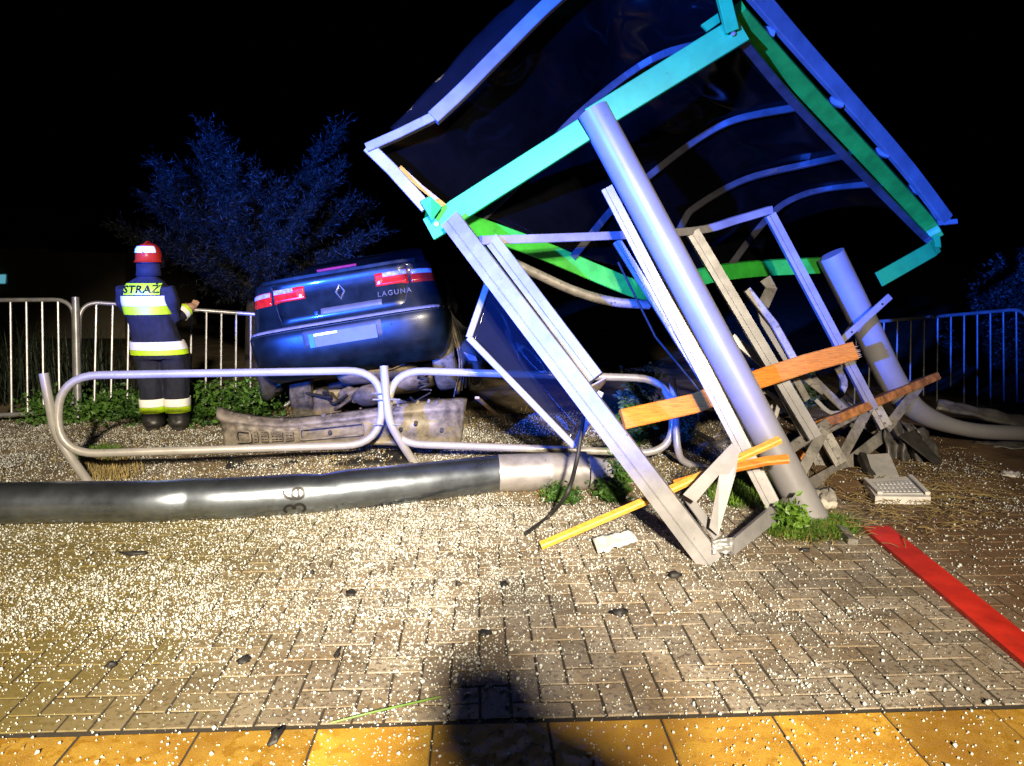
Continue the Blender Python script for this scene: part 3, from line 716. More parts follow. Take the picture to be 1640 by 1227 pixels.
# bumper strip, plate recess, plates, badges
patch('bumper_strip', -.845, .845, .618, .652, .012, M_strip, nu=48, nv=3)
patch('bumper_line', -.84, .84, .603, .612, .003, M_black, nu=40, nv=2)
patch('plate_recess', -.36, .33, .455, .592, .004, M_black, edge=True)
def flat(name, u0, u1, z0, z1, off, m, tilt=0.0):
    pts = [surf(u0, z0, off), surf(u1, z0, off), surf(u1, z1, off), surf(u0, z1, off)]
    return plate(name, pts, .004, m, CAR, nrm=(0, -1, 0))
flat('number_plate', -.25, .28, .452, .555, .016, M_plate)
flat('plate_band', -.296, -.252, .452, .555, .016, M_eu)
flat('plate_edge', -.25, -.05, .535, .553, .0185, M_white)
patch('lid_panel', -.20, .36, .690, .765, .019, M_plate, nv=4)
patch('plate_band', -.245, -.205, .688, .745, .019, M_eu, nv=4, nu=4)
patch('sensor', .40, .418, .53, .545, .003, M_black, nu=4, nv=4)
hk = MB(); sweep(hk, [surf(a, b, .003) for a, b in ((.56, .515), (.63, .515), (.63, .56), (.56, .56))], rect(.006, .004, .001), (0, -1, 0), closed=True, caps=False); hk.build('tow_eye_cover', M_black, CAR)
em = MB(); dia = [(0, .055), (.036, 0), (0, -.055), (-.036, 0)]
sweep(em, [surf(u, .862 + z, .02) for u, z in dia], rect(.018, .010, .003), (0, -1, 0), closed=True, caps=False); em.build('badge', M_chrome, lid)
def text_mesh(txt, size, m, name, parent, fn, track=1.0, bold=0.0):
    cu = bpy.data.curves.new(name, 'FONT'); cu.body = txt; cu.size = size; cu.align_x = 'CENTER'; cu.align_y = 'CENTER'; cu.space_character = track; cu.offset = bold
    to = bpy.data.objects.new(name, cu); C.objects.link(to); dg = bpy.context.evaluated_depsgraph_get(); me = bpy.data.meshes.new_from_object(to.evaluated_get(dg))
    bpy.data.objects.remove(to); bpy.data.curves.remove(cu)
    for vx in me.vertices: vx.co = fn(vx.co.x, vx.co.y)
    me.materials.clear(); me.materials.append(m)
    o = bpy.data.objects.new(name, me); link(o); o.parent = parent; o.matrix_parent_inverse = parent_inv(parent); return o
text_mesh('LAGUNA', .062, M_chrome, 'lettering', lid, lambda x, y: surf(.46 + x, .785 + y / ZS, .021), 1.25, .0008)
# wheels and what hangs below
def wheel(x, y, z, r_=.30, wd=.20, name='wheel', tilt=0):
    prof = [(.0, .60), (.06, .66), (.10, .72), (.10, .93), (.085, .985), (.045, 1.0), (-.045, 1.0), (-.085, .985), (-.10, .93), (-.10, .72), (-.06, .66), (0, .6)]
    n = 40; v = []; f = []
    for i in range(n):
        a = 2 * math.pi * i / n
        for q, (dx, rr) in enumerate(prof):
            g = .985 if (i % 2 and abs(dx) < .09 and rr > .95) else 1
            v.append((x + dx * wd / .2 + tilt * math.sin(a) * rr, y + math.cos(a) * rr * r_ * g, z + math.sin(a) * rr * r_ * g))
    k = len(prof)
    for i in range(n):
        for q in range(k - 1): f.append((i * k + q, i * k + q + 1, ((i + 1) % n) * k + q + 1, ((i + 1) % n) * k + q))
    w_ = mesh_obj(name, v, f, mat('dusty_tyre', (.085, .075, .062), .85, var=.4, scale=14, bump=.5, bscale=50), CAR, True, 35)
    mb = MB(); mb.add([(x + .02, y + math.cos(a) * r_ * .6, z + math.sin(a) * r_ * .6) for a in lin(0, 6.28318, 25)[:-1]] + [(x + .05, y, z)], [(i, (i + 1) % 24, 24) for i in range(24)])
    mb.build('rim', M_aludirty, w_)
wheel(-.62, .78, .12); wheel(.74, .66, .30, tilt=.02)
wheel(-.70, 3.0, .30); wheel(.70, 3.0, .30)
def lt(name, pts, r_, m, sc_=None): return tube(name, catmull(pts, 5), r_, m, CAR, scales=sc_)
lt('axle_beam', [(-.60, .72, .16), (-.2, .66, .10), (.2, .55, -.04), (.34, .5, -.10)], .042, mat('dusty_steel_tube', (.34, .29, .22), .55, .3, var=.2))
lt('axle_beam', [(-.6, .85, .2), (0, .85, .24), (.7, .8, .3)], .035, M_under)
def blob(name, c, rx, ry, rz, m, seed=0, amp=.12, rot=None, sub=3):
    bm = bmesh.new(); bmesh.ops.create_icosphere(bm, subdivisions=sub, radius=1)
    for vx in bm.verts:
        k = 1 + amp * nz((vx.co.x * 1.7 + seed, vx.co.y * 1.7, vx.co.z * 1.7)) * 2
        p = Vector((vx.co.x * rx * k, vx.co.y * ry * k, vx.co.z * rz * k))
        if rot: p = rot @ p
        vx.co = p + Vector(c)
    me = bpy.data.meshes.new(name); bm.to_mesh(me); bm.free(); me.materials.append(m)
    me.polygons.foreach_set('use_smooth', [True] * len(me.polygons))
    o = bpy.data.objects.new(name, me); return o
def car_blob(*a, **k):
    o = blob(*a, **k); link(o); o.parent = CAR; o.matrix_parent_inverse = Matrix(); return o
car_blob('spare_wheel_well', (.10, .55, .25), .38, .3, .09, M_dust, 1, .05)
mb = MB()
for k in range(5): sweep(mb, catmull([(.12 + .02 * k, .27 + .01 * k, .24 + .016 * k), (.28, .25 + .01 * k, .235 + .022 * k), (.42 - .03 * k, .27, .27 + .012 * k)], 5), rect(.012, .008, .002), (0, 0, 1))
mb.build('well_ridges', M_dust, CAR)
car_blob('muffler', (.02, .55, .06), .17, .22, .10, M_dust, 5, .06)
car_blob('fuel_tank', (.30, 1.0, .18), .30, .35, .14, M_dust, 9, .10)
car_blob('suspension_arm', (-.44, .6, .02), .13, .12, .16, M_dust, 13, .2)
car_blob('suspension_arm', (-.20, .62, .10), .10, .10, .07, M_dust, 19, .2)
lt('coil_spring', [Vector((.50 + .05 * math.cos(a), .62 + .05 * math.sin(a), .02 + a * .0085)) for a in lin(0, 28, 60)], .008, M_under)
for k in range(9):
    x = random.uniform(-.5, .6); z = random.uniform(-.08, .2)
    lt('hose', [(x, .5, z), (x + random.uniform(-.15, .15), .42, z - .06), (x + random.uniform(-.3, .3), .5, z + random.uniform(-.1, .1))], random.uniform(.007, .016), random.choice([M_under, M_dust, M_rubber]))
# crushed right flank: folded sheet and hanging trim
g = []
for i in range(20):
    row = []
    for j in range(14):
        z = .05 + 1.0 * i / 19; y = .42 + .75 * j / 13
        row.append(Vector((.80 + .10 * math.sin(i * .55) * (1 - j / 13) * .5 + .10 * nz((i * .35, j * .5, 2)) + .06 * (1 - i / 19), y, z * ZS)))
    g.append(row)
sheet('crushed_wing', g, M_under, CAR, th=.004)
for k in range(9):
    x0 = .82 + .03 * k * .6
    lt('torn_trim', [(x0 - .03, .45 + .03 * k, .82 - .04 * k), (x0 + .06 * nz((k, 1, 1)) + .03, .42 + .03 * k, .5), (x0 + .05, .42 + .03 * k, .2), (x0 + .02 * k - .05, .46, -.08 + .02 * k)], random.uniform(.006, .014), random.choice([M_under, M_dust, M_rubber]))
plate('torn_trim', [(.92, .40, .30), (1.02, .42, .24), (1.03, .42, .20), (.96, .40, .215)], .01, M_strip, CAR)
for k, p_ in enumerate([(.98, .62, .26), (-.90, .6, .38)]):
    o = car_blob('crushed_arch', p_, .12, .2, .22, M_under, 31 + k, .2)
lt('aerial', [(-.17, .75, 1.12), (-.175, .74, 1.19)], .012, M_under)
bl = bar('windscreen_scrap', [Vector((.26, .9, 1.22)), Vector((.20, .9, 1.30))], .03, .01, M_alu, CAR)
LOCAL[0] = False

# torn-off bumper lying below the car
BMP = thing('torn_bumper', 'torn-off dusty car bumper lying on the ground under the wrecked car', 'bumper', loc=G(550, 735))
bp_top = [P(347, 652, 6.0), P(380, 662, 5.98), P(440, 670, 5.95), P(500, 667, 5.92), P(590, 655, 5.9), P(660, 645, 5.9), P(712, 640, 5.95), P(748, 638, 6.05)]
bp_bot = [P(362, 738, 5.9), P(392, 727, 5.85), P(440, 722, 5.8), P(500, 718, 5.78), P(590, 712, 5.76), P(660, 716, 5.78), P(712, 716, 5.82), P(738, 718, 5.95)]
a_, b_ = resample(catmull(bp_top, 6), 70), resample(catmull(bp_bot, 6), 70)
prof_y = [.0, .05, .055, .02, .005, .0, .0, .015, .05, .06, .03]
g = []
for i in range(70):
    row = []
    for j in range(23):
        t = j / 22; p = a_[i].lerp(b_[i], t); q = t * 10; k0_ = min(9, int(q)); dy = prof_y[k0_] + (prof_y[k0_ + 1] - prof_y[k0_]) * (q - k0_)
        if .3 < t < .7 and 7 <= i < 34:
            dy += .018 if (i % 4 < 2) and (j % 4 < 2) and i < 24 else 0
        if .28 < t < .72 and i in (6, 14, 24, 44): dy += .03
        row.append(p + Vector((0, -dy * 1.2 + .03 + .010 * nz((i * .12, j * .2, 9)), .004 * nz((i * .4, j * .4, 3)))))
    g.append(row)
M_bump = mat('dusty_plastic', (.22, .19, .15), .55, var=.3, scale=9, bump=.08, bscale=60, col2=(.06, .052, .045), thr=(.35, .62))
sheet('shell', g, M_bump, BMP, th=.006)
g2 = [[p.lerp(q, t) + Vector((0, .05 + .02 * nz((i * .3, t, 1)), 0)) for t in lin(.05, .3, 4)] for i, (p, q) in enumerate(zip(a_, b_))]
sheet('lip', [[row[0] + Vector((0, .02 * k, -.004 * k)) for k in range(7)] for row in g2], M_under, BMP, th=.005)
for k in range(18):
    t = random.uniform(.05, .95); i = int(t * 69); p = a_[i].lerp(b_[i], random.choice((.03, .06, .95)))
    bar('fixing_tab', [p + Vector((0, -.03, 0)), p + Vector((random.uniform(-.02, .02), -.035, random.uniform(.012, .03)))], .02, .006, M_bump, BMP)
def on_bump(u, t, off=.0): i = min(69, int(u * 69)); return a_[i].lerp(b_[i], t) + Vector((0, -.075 - off, 0))
for u0, u1, t0, t1 in ((.10, .145, .38, .66), (.355, .60, .33, .66)):            # moulded frames
    b = MB(); sweep(b, fillet([on_bump(u0, t0), on_bump(u1, t0), on_bump(u1, t1), on_bump(u0, t1)], .02, True, 3), rect(.012, .012, .003), (0, -1, 0), closed=True, caps=False); b.build('moulded_frame', M_bump, BMP)
for i in range(8):
    for j in range(3):
        u0 = .17 + .021 * i; t0 = .36 + .105 * j; b = MB(); sweep(b, [on_bump(u0, t0), on_bump(u0 + .014, t0), on_bump(u0 + .014, t0 + .07), on_bump(u0, t0 + .07)], rect(.008, .012, .002), (0, -1, 0), closed=True, caps=False); b.build('grille_cell', M_bump, BMP)
for u_, t_ in ((.47, .5), (.75, .55), (.80, .42), (.9, .6)): tube('hole', [on_bump(u_, t_, -.01), on_bump(u_, t_, .004)], .016, M_under, BMP, n=12)
bar('reinforcement', [P(365, 738, 6.1), P(520, 735, 6.0), P(700, 728, 6.0)], .10, .05, M_under, BMP)
# dark underlying crash debris
DB = thing('torn_undertray', 'dark torn plastic undertray lying flat below the bumper', 'undertray', loc=G(540, 748))
g = [[G(362 + 300 * i / 24, 752 - 22 * j / 6 - 10 * i / 24, .02 + .025 * abs(nz((i * .4, j * .6, 2)))) for j in range(7)] for i in range(25)]
sheet('tray', g, M_rubber, DB, th=.005)

# ================================================================== PEOPLE
def loft(mb, secs, n=20):
    """secs: (centre, rx, ry, axis u, axis v)"""
    v = []; f = []
    for c, rx, ry, u, w_ in secs:
        for k in range(n):
            a = 2 * math.pi * k / n; ca, sa = math.cos(a), math.sin(a)
            sq = lambda x: math.copysign(abs(x) ** .85, x)
            v.append(Vector(c) + Vector(u) * (rx * sq(ca)) + Vector(w_) * (ry * sq(sa)))
    m_ = len(secs)
    for i in range(m_ - 1):
        for k in range(n): f.append((i * n + k, i * n + (k + 1) % n, (i + 1) * n + (k + 1) % n, (i + 1) * n + k))
    f.append(tuple(range(n - 1, -1, -1))); f.append(tuple((m_ - 1) * n + k for k in range(n)))
    mb.add(v, f)
X_, Y_ = (1, 0, 0), (0, 1, 0)
def limb(mb, pts, rads, n=16):
    pts = [Vector(p) for p in pts]; fr = frames(pts, (0, 1, 0) if abs((pts[1] - pts[0]).normalized().y) < .8 else (0, 0, 1))
    loft(mb, [(p, r_, r_, s, u) for p, r_, (T, u, s) in zip(pts, rads, fr)], n)
def hand(mb, wrist, d, out, scale=1.0):
    d = Vector(d).normalized(); out = (Vector(out) - d * Vector(out).dot(d)).normalized(); nrm = d.cross(out)
    limb(mb, [wrist, wrist + d * .045 * scale, wrist + d * .085 * scale], [.030 * scale, .040 * scale, .036 * scale], 12)
    for k, L_ in enumerate((.068, .078, .074, .058)):
        b = wrist + d * .085 * scale + out * (.03 - .02 * k) * scale
        limb(mb, [b - d * .01, b + d * L_ * .4 + nrm * .008, b + d * L_ * .7 + nrm * .03, b + d * L_ * .78 + nrm * .05], [.0115, .0105, .0095, .007], 8)
    b = wrist + d * .03 * scale + out * .035 * scale
    limb(mb, [b, b + out * .025 + d * .025, b + out * .03 + d * .055 + nrm * .015], [.013, .0115, .008], 8)
def person_mesh(name, mb, m, parent, voxel=.011):
    o = mb.build(name, m, parent, True)
    r_ = o.modifiers.new('r', 'REMESH'); r_.mode = 'VOXEL'; r_.voxel_size = voxel; r_.use_smooth_shade = True
    s = o.modifiers.new('s', 'SMOOTH'); s.iterations = 4; s.factor = .5
    dg = bpy.context.evaluated_depsgraph_get(); me = bpy.data.meshes.new_from_object(o.evaluated_get(dg))
    o.modifiers.clear(); old = o.data; o.data = me; bpy.data.meshes.remove(old)
    return o
def region_material(o, m, test):
    me = o.data
    if m.name not in [q.name for q in me.materials]: me.materials.append(m)
    idx = [q.name for q in me.materials].index(m.name)
    for p in me.polygons:
        if test(p.center): p.material_index = idx
M_suit = mat('navy_turnout_cloth', (.012, .014, .035), .85, var=.25, scale=8, bump=.25, bscale=18)
M_skin = mat('skin', (.5, .3, .22), .55, var=.06)
M_boot = mat('black_boot', (.02, .02, .02), .45)
M_refw = mat('reflective_white', (.95, .95, .92), .35, var=.04, scale=40, sheen=0) if False else mat('reflective_white', (.96, .96, .93), .35, var=.03, scale=40)
M_refy = mat('fluorescent_yellow', (.62, .95, .02), .45, var=.08, scale=30)
M_helm = mat('red_helmet', (.62, .035, .012), .3, var=.08, coat=.5)

FF = thing('person', 'firefighter in navy turnout suit with reflective bands standing with back turned', 'person', loc=G(259, 690))
FF.rotation_euler = (0, 0, R(6)); FF.scale = (1, 1, .945); LOCAL[0] = True
mb = MB()
T_SECS = [(.70, .232, .145, .040, 0), (.80, .228, .145, .030, 0), (.90, .205, .138, .012, 0), (1.00, .192, .13, -.008, 0), (1.12, .19, .130, -.03, 0), (1.24, .192, .130, -.048, 0), (1.34, .19, .118, -.045, .0), (1.40, .16, .10, -.036, .01), (1.45, .09, .08, -.025, .02), (1.50, .062, .068, -.015, .03)]
loft(mb, [((cx_, cy_, z), rx, ry, X_, Y_) for z, rx, ry, cx_, cy_ in T_SECS], 28)
LEGS = {}
for s_ in (-1, 1):
    x = .108 * s_ + .045
    secs = [(.06, .088, .10), (.15, .092, .10), (.30, .10, .105), (.46, .102, .108), (.60, .108, .115), (.74, .112, .122)]
    LEGS[s_] = (x, secs)
    loft(mb, [((x * (1 + .0), .01, z), rx, ry, X_, Y_) for z, rx, ry in secs], 20)
    limb(mb, [(x, -.06, .045), (x + .01 * s_, .04, .05), (x + .025 * s_, .15, .045), (x + .03 * s_, .19, .04)], [.055, .06, .052, .035])
# right arm bent forward and out to the side, left arm holding something in front
ra = [(.12, 0, 1.36), (.155, .0, 1.22), (.145, .04, 1.06), (.18, .13, 1.09), (.225, .21, 1.15)]
limb(mb, ra, [.078, .074, .068, .062, .05])
hand(mb, Vector(ra[-1]), (.3, .9, .2), (-.8, .2, .3))
la_ = [(-.21, 0, 1.36), (-.235, .04, 1.22), (-.20, .12, 1.08), (-.06, .27, 1.08), (.06, .32, 1.12)]
limb(mb, la_, [.078, .074, .066, .058, .048]); hand(mb, Vector(la_[-1]), (.8, .4, .2), (0, .3, .9))
# head looking to the right
hc = Vector((-.015, .05, 1.595))
limb(mb, [hc + Vector((0, -.01, -.13)), hc + Vector((0, -.01, -.04))], [.055, .058])
loft(mb, [(hc + Vector((.01, .01, dz)), rx, ry, X_, Y_) for dz, rx, ry in ((-.115, .045, .05), (-.09, .06, .075), (-.04, .072, .092), (.02, .078, .098), (.07, .07, .09), (.105, .04, .05))], 20)
limb(mb, [hc + Vector((.07, .06, -.0)), hc + Vector((.092, .085, -.035)), hc + Vector((.075, .07, -.05))], [.012, .016, .012], 8)
for a in (-1, 1): limb(mb, [hc + Vector((-.055 * a, .055 * a, .015)), hc + Vector((-.06 * a, .05 * a, -.03))], [.016, .014], 8)
body_ff = person_mesh('body', mb, M_suit, FF)
for vx in body_ff.data.vertices:                       # cloth folds
    c = vx.co
    if .1 < c.z < 1.45: vx.co = c + vx.normal * (.011 * nz((c.x * 9, c.y * 9, c.z * 5)) + .006 * nz((c.x * 22, c.y * 22, c.z * 12)))
region_material(body_ff, M_skin, lambda c: (c.z > 1.49) or (c.z > 1.0 and (c - Vector(ra[-1])).dot((Vector(ra[-1]) - Vector(ra[-2]))) > .001 and c.x > .15))
region_material(body_ff, M_boot, lambda c: c.z < .16)
def ring(name, secs, m, parent, off=.008):
    b = MB(); v = []; n = 28
    def one(o_):
        for c, rx, ry, u, w_ in secs:
            for k in range(n):
                a = 2 * math.pi * k / n; ca, sa = math.cos(a), math.sin(a); sq = lambda x: math.copysign(abs(x) ** .85, x)
                v.append(Vector(c) + Vector(u) * ((rx + o_) * sq(ca)) + Vector(w_) * ((ry + o_) * sq(sa)))
    one(off); m_ = len(secs); f = [(i * n + k, i * n + (k + 1) % n, (i + 1) * n + (k + 1) % n, (i + 1) * n + k) for i in range(m_ - 1) for k in range(n)]
    b.add(v, f); return b.build(name, m, parent, True)
def tsec(z, tilt=0):
    for a, b in zip(T_SECS, T_SECS[1:]):
        if a[0] <= z <= b[0]:
            t = (z - a[0]) / (b[0] - a[0]); return ((a[3] + (b[3] - a[3]) * t, a[4] + (b[4] - a[4]) * t, z), a[1] + (b[1] - a[1]) * t, a[2] + (b[2] - a[2]) * t, X_, Y_)
for z0, z1, m in ((1.195, 1.285, M_refw), (1.115, 1.193, M_refy), (.79, .865, M_refw), (.742, .788, M_refy)):
    ring('reflective_band', [tsec(z) for z in lin(z0, z1, 4)], m, FF, .013)
for s_ in (-1, 1):
    x, secs = LEGS[s_]
    def ls(z):
        for a, b in zip(secs, secs[1:]):
            if a[0] <= z <= b[0]: t = (z - a[0]) / (b[0] - a[0]); return ((x, .01, z), a[1] + (b[1] - a[1]) * t, a[2] + (b[2] - a[2]) * t, X_, Y_)
    ring('reflective_band', [ls(z) for z in lin(.245, .32, 3)], M_refw, FF, .010); ring('reflective_band', [ls(z) for z in lin(.185, .243, 3)], M_refy, FF, .010)
p0, p1 = Vector(ra[3]), Vector(ra[4]); fr2 = frames([p0, p1], (0, 0, 1))[0]
ring('reflective_band', [(p0.lerp(p1, t), .062, .062, fr2[2], fr2[1]) for t in (.1, .55)], M_refw, FF, .01); ring('reflective_band', [(p0.lerp(p1, t), .058, .058, fr2[2], fr2[1]) for t in (.56, .85)], M_refy, FF, .01)
def back(x, z, off=.012):
    c, rx, ry, _, _ = tsec(min(1.44, max(.71, z))); q = min(.98, abs(x) / rx)
    return Vector((c[0] + x, c[1] - (ry) * (1 - q ** 2.35) ** (1 / 2.35) - off, z))
g = [[back(-.15 + .30 * i / 20, 1.295 + .105 * j / 8, .012) for j in range(9)] for i in range(21)]
sheet('back_patch', g, M_refy, FF)
text_mesh('STRAŻ', .098, M_black, 'back_lettering', FF, lambda x, y: back(x, 1.343 + y * .95, .017), 1.05, .003)
# helmet
hv = []; hf = []; n = 28; hrows = [(-.035, 1.16), (-.03, 1.08), (-.01, 1.03), (.03, 1.0), (.07, .93), (.10, .80), (.125, .58), (.138, .28)]
for dz, k in hrows:
    for i in range(n):
        a = 2 * math.pi * i / n; brim = 1 + (.10 if dz < -.02 else 0) * max(0, -math.sin(a))
        hv.append(hc + Vector((.105 * k * math.cos(a) * brim, .128 * k * math.sin(a) * brim, dz + .03)))
for i in range(len(hrows) - 1):
    for k in range(n): hf.append((i * n + k, i * n + (k + 1) % n, (i + 1) * n + (k + 1) % n, (i + 1) * n + k))
hf.append(tuple((len(hrows) - 1) * n + k for k in range(n)))
hel = mesh_obj('helmet', hv, hf, M_helm, FF, True, 60)
b = MB(); v = []
for dz, k in ((.052, 1.0), (.085, .945), (.112, .80)):
    for i in range(15):
        a = R(175) + R(150) * i / 14; v.append(hc + Vector((.108 * k * math.cos(a), .131 * k * math.sin(a), dz + .028)))
b.add(v, [(i * 15 + k, i * 15 + k + 1, i * 15 + 16 + k, i * 15 + 15 + k) for i in range(2) for k in range(14)]); b.build('helmet_band', M_refw, hel, True)
b = MB(); sweep(b, catmull([hc + Vector((0, y, z)) for y, z in ((-.13, .06), (-.09, .14), (0, .18), (.09, .15), (.13, .08))], 6), rect(.018, .02, .006), (0, 0, 1)); b.build('helmet_comb', M_helm, hel, True)
b = MB(); v = [hc + Vector((.118 * math.cos(a), .145 * math.sin(a), dz)) for dz in (-.05, .04) for a in lin(R(-15), R(120), 16)]
b.add(v, [(k, k + 1, 17 + k, 16 + k) for k in range(15)]); b.build('visor', mat('dark_visor', (.02, .015, .012), .15, coat=.4), hel, True)
g = [[hc + Vector((.10 * math.cos(a) * s2, .115 * math.sin(a) * s2, dz)) for dz, s2 in ((-.01, 1.0), (-.07, 1.02), (-.13, 1.10))] for a in lin(R(160), R(350), 18)]
sheet('neck_cape', g, M_suit, hel, th=.006)
LOCAL[0] = False

PH = thing('person', 'photographer in a dark jacket behind the camera, seen only by the shadow on the paving', 'person', loc=(.37, -.42, 0)); PH.scale = (1.32, 1.15, 1.03)
LOCAL[0] = True; mb = MB()
loft(mb, [((0, 0, z), rx, ry, X_, Y_) for z, rx, ry in ((.80, .18, .13), (.95, .17, .13), (1.1, .175, .13), (1.25, .20, .13), (1.36, .215, .12), (1.44, .22, .11), (1.50, .19, .10), (1.55, .12, .09))], 24)
for s_ in (-1, 1):
    loft(mb, [((.10 * s_, 0, z), a, a, X_, Y_) for z, a in ((.05, .06), (.3, .065), (.5, .075), (.7, .09), (.88, .10))], 16)
    limb(mb, [(.1 * s_, -.05, .045), (.11 * s_, .05, .05), (.12 * s_, .14, .04)], [.05, .055, .04])
    limb(mb, [(.15 * s_, 0, 1.43), (.18 * s_, .05, 1.30), (.17 * s_, .12, 1.20), (.12 * s_ - .02, .20, 1.30), (.08 * s_ - .04, .25, 1.40)], [.07, .065, .06, .05, .035])
    hand(mb, Vector((.08 * s_ - .04, .25, 1.40)), (-.1 * s_, .1, 1), (-s_, .2, 0), .8)
loft(mb, [((0, .02, 1.58 + dz), rx, ry, X_, Y_) for dz, rx, ry in ((-.115, .045, .05), (-.09, .06, .075), (-.04, .072, .092), (.02, .078, .098), (.07, .07, .09), (.11, .04, .05))], 18)
limb(mb, [(0, .11, 1.60), (0, .135, 1.56), (0, .115, 1.545)], [.012, .016, .012], 8)
limb(mb, [(0, -.01, 1.44), (0, -.02, 1.56), (0, -.02, 1.66), (0, 0, 1.71)], [.10, .105, .10, .06], 18)
pb = person_mesh('body', mb, mat('dark_jacket', (.03, .03, .035), .8), PH, .014); region_material(pb, M_skin, lambda c: c.z > 1.48)
LOCAL[0] = False

# ================================================================== PLANTS
def leaf_cloud(name, centres, n_per, spread, size, m, parent=None, up=.4, kind=None, hmin=0.0):
    """many small folded leaves round the given points"""
    v = []; f = []
    for c in centres:
        for _ in range(n_per):
            p = Vector(c) + Vector((random.gauss(0, spread[0]), random.gauss(0, spread[1]), random.gauss(0, spread[2])))
            if p.z < hmin: p.z = hmin + random.uniform(0, .03)
            L_ = size * random.uniform(.5, 1.3); d = Vector((random.gauss(0, 1), random.gauss(0, 1), random.gauss(0, .5) + up)).normalized()
            s = d.cross(Vector((random.gauss(0, 1), random.gauss(0, 1), random.gauss(0, 1)))).normalized(); n = d.cross(s)
            k = len(v); W = L_ * .32
            v += [p, p + d * L_ * .5 + s * W + n * L_ * .12, p + d * L_, p + d * L_ * .5 - s * W + n * L_ * .12]
            f += [(k, k + 1, k + 2), (k, k + 2, k + 3)]
    o = mesh_obj(name, v, f, m, parent)
    if kind: tag(o, kind=kind)
    return o
def grass_blades(name, spots, m, h=(.04, .10), w_=.004, lean=.5):
    v = []; f = []
    for (x, y, z) in spots:
        hh = random.uniform(*h); a = random.uniform(0, 6.28); d = Vector((math.cos(a), math.sin(a), 0)); l_ = abs(random.gauss(0, lean)) * hh; s = Vector((-d.y, d.x, 0)) * w_ * random.uniform(.6, 1.5)
        b = Vector((x, y, z)); k = len(v)
        v += [b - s, b + s, b + d * l_ * .4 + Vector((0, 0, hh * .6)) + s * .7, b + d * l_ * .4 + Vector((0, 0, hh * .6)) - s * .7, b + d * l_ + Vector((0, 0, hh * random.uniform(.75, 1)))]
        f += [(k, k + 1, k + 2, k + 3), (k + 3, k + 2, k + 4)]
    return mesh_obj(name, v, f, m)
M_leaf = mat('leaf_green', (.075, .17, .02), .5, var=.3, scale=5, col2=(.02, .06, .012), spec=.4)
M_leaf2 = mat('leaf_dull_green', (.06, .10, .05), .5, var=.3, scale=5, col2=(.025, .05, .03))
M_grass = mat('grass_green', (.13, .25, .02), .55, var=.3, scale=4, col2=(.05, .12, .012))
M_dry = mat('dry_grass', (.36, .27, .10), .7, var=.3, scale=6, col2=(.16, .12, .04))
M_needle = mat('spruce_needles', (.007, .010, .007), .6, var=.3, scale=3)
M_bark = mat('bark', (.06, .048, .04), .9, var=.3, bump=.6, bscale=30)
# leafy ground cover along the fence
cs = []
for _ in range(150):
    px = random.uniform(60, 440); Yv = random.uniform(6.75, 7.6); x = (px - CX) / F * (Yv * CP + .2)
    hgt = .12 + .22 * max(0, nz((x * 1.6, 3, 2)) + .35) + (.12 if px > 315 else 0)
    cs.append((x, Yv, random.uniform(.02, hgt)))
tag(leaf_cloud('ground_cover', cs, 55, (.09, .09, .06), .055, M_leaf, hmin=.01), 'low leafy green weeds growing along the foot of the left fence', 'weeds', kind='stuff')
def weed(label, px, Y, h, spread, n, m=M_leaf2, cat='weed', py=None, leafs=.05, stems=7, name='weed'):
    b = Vector(((px - CX) / F * (Y * CP + CAM_H * SP), Y, 0)); b.z = max(0, ground_z(b.x, b.y)) 
    t = thing(name, label, cat, loc=b)
    mb = MB(); tops = []
    for k in range(stems):
        a = random.uniform(0, 6.28); r_ = spread * random.uniform(.2, 1)
        e = b + Vector((math.cos(a) * r_, math.sin(a) * r_ * .7, h * random.uniform(.55, 1))); md = b.lerp(e, .5) + Vector((0, 0, h * .12))
        c = catmull([b, md, e], 5); sweep(mb, c, circ(.004, 5), None, scales=[1 - .6 * i / len(c) for i in range(len(c))]); tops += c[2:]
    mb.build('stem', M_leaf, t); leaf_cloud('leaves', tops, n, (.035, .035, .03), leafs, m, t, hmin=.01)
    return t
weed('tall dark leafy weed between the leaning leg and the railing end', 1020, 6.3, .62, .16, 14, stems=9, leafs=.06)
weed('bright leafy weed low behind the railing between leg and post', 1005, 6.0, .30, .18, 22, M_leaf, leafs=.05, stems=10)
weed('dark leafy weed beside the bent end post of the railing', 1095, 6.1, .40, .14, 12, leafs=.05)
weed('small dark weed behind the broken bench back', 1290, 7.2, .55, .2, 12, leafs=.06)
weed('slender green weed beside the torn foot of the lamp post', 992, 4.78, .26, .05, 9, M_leaf, leafs=.034, stems=4)
weed('low green weed at the foot of the slender one', 978, 4.6, .10, .10, 14, M_leaf, leafs=.04, stems=6)
weed('small green weed under the end of the lamp post sleeve', 900, 4.58, .06, .10, 14, M_leaf, leafs=.03, stems=6)
weed('leafy green plant growing at the foot of the near post', 1262, 4.06, .13, .07, 9, M_grass, leafs=.05, stems=5, cat='plant')
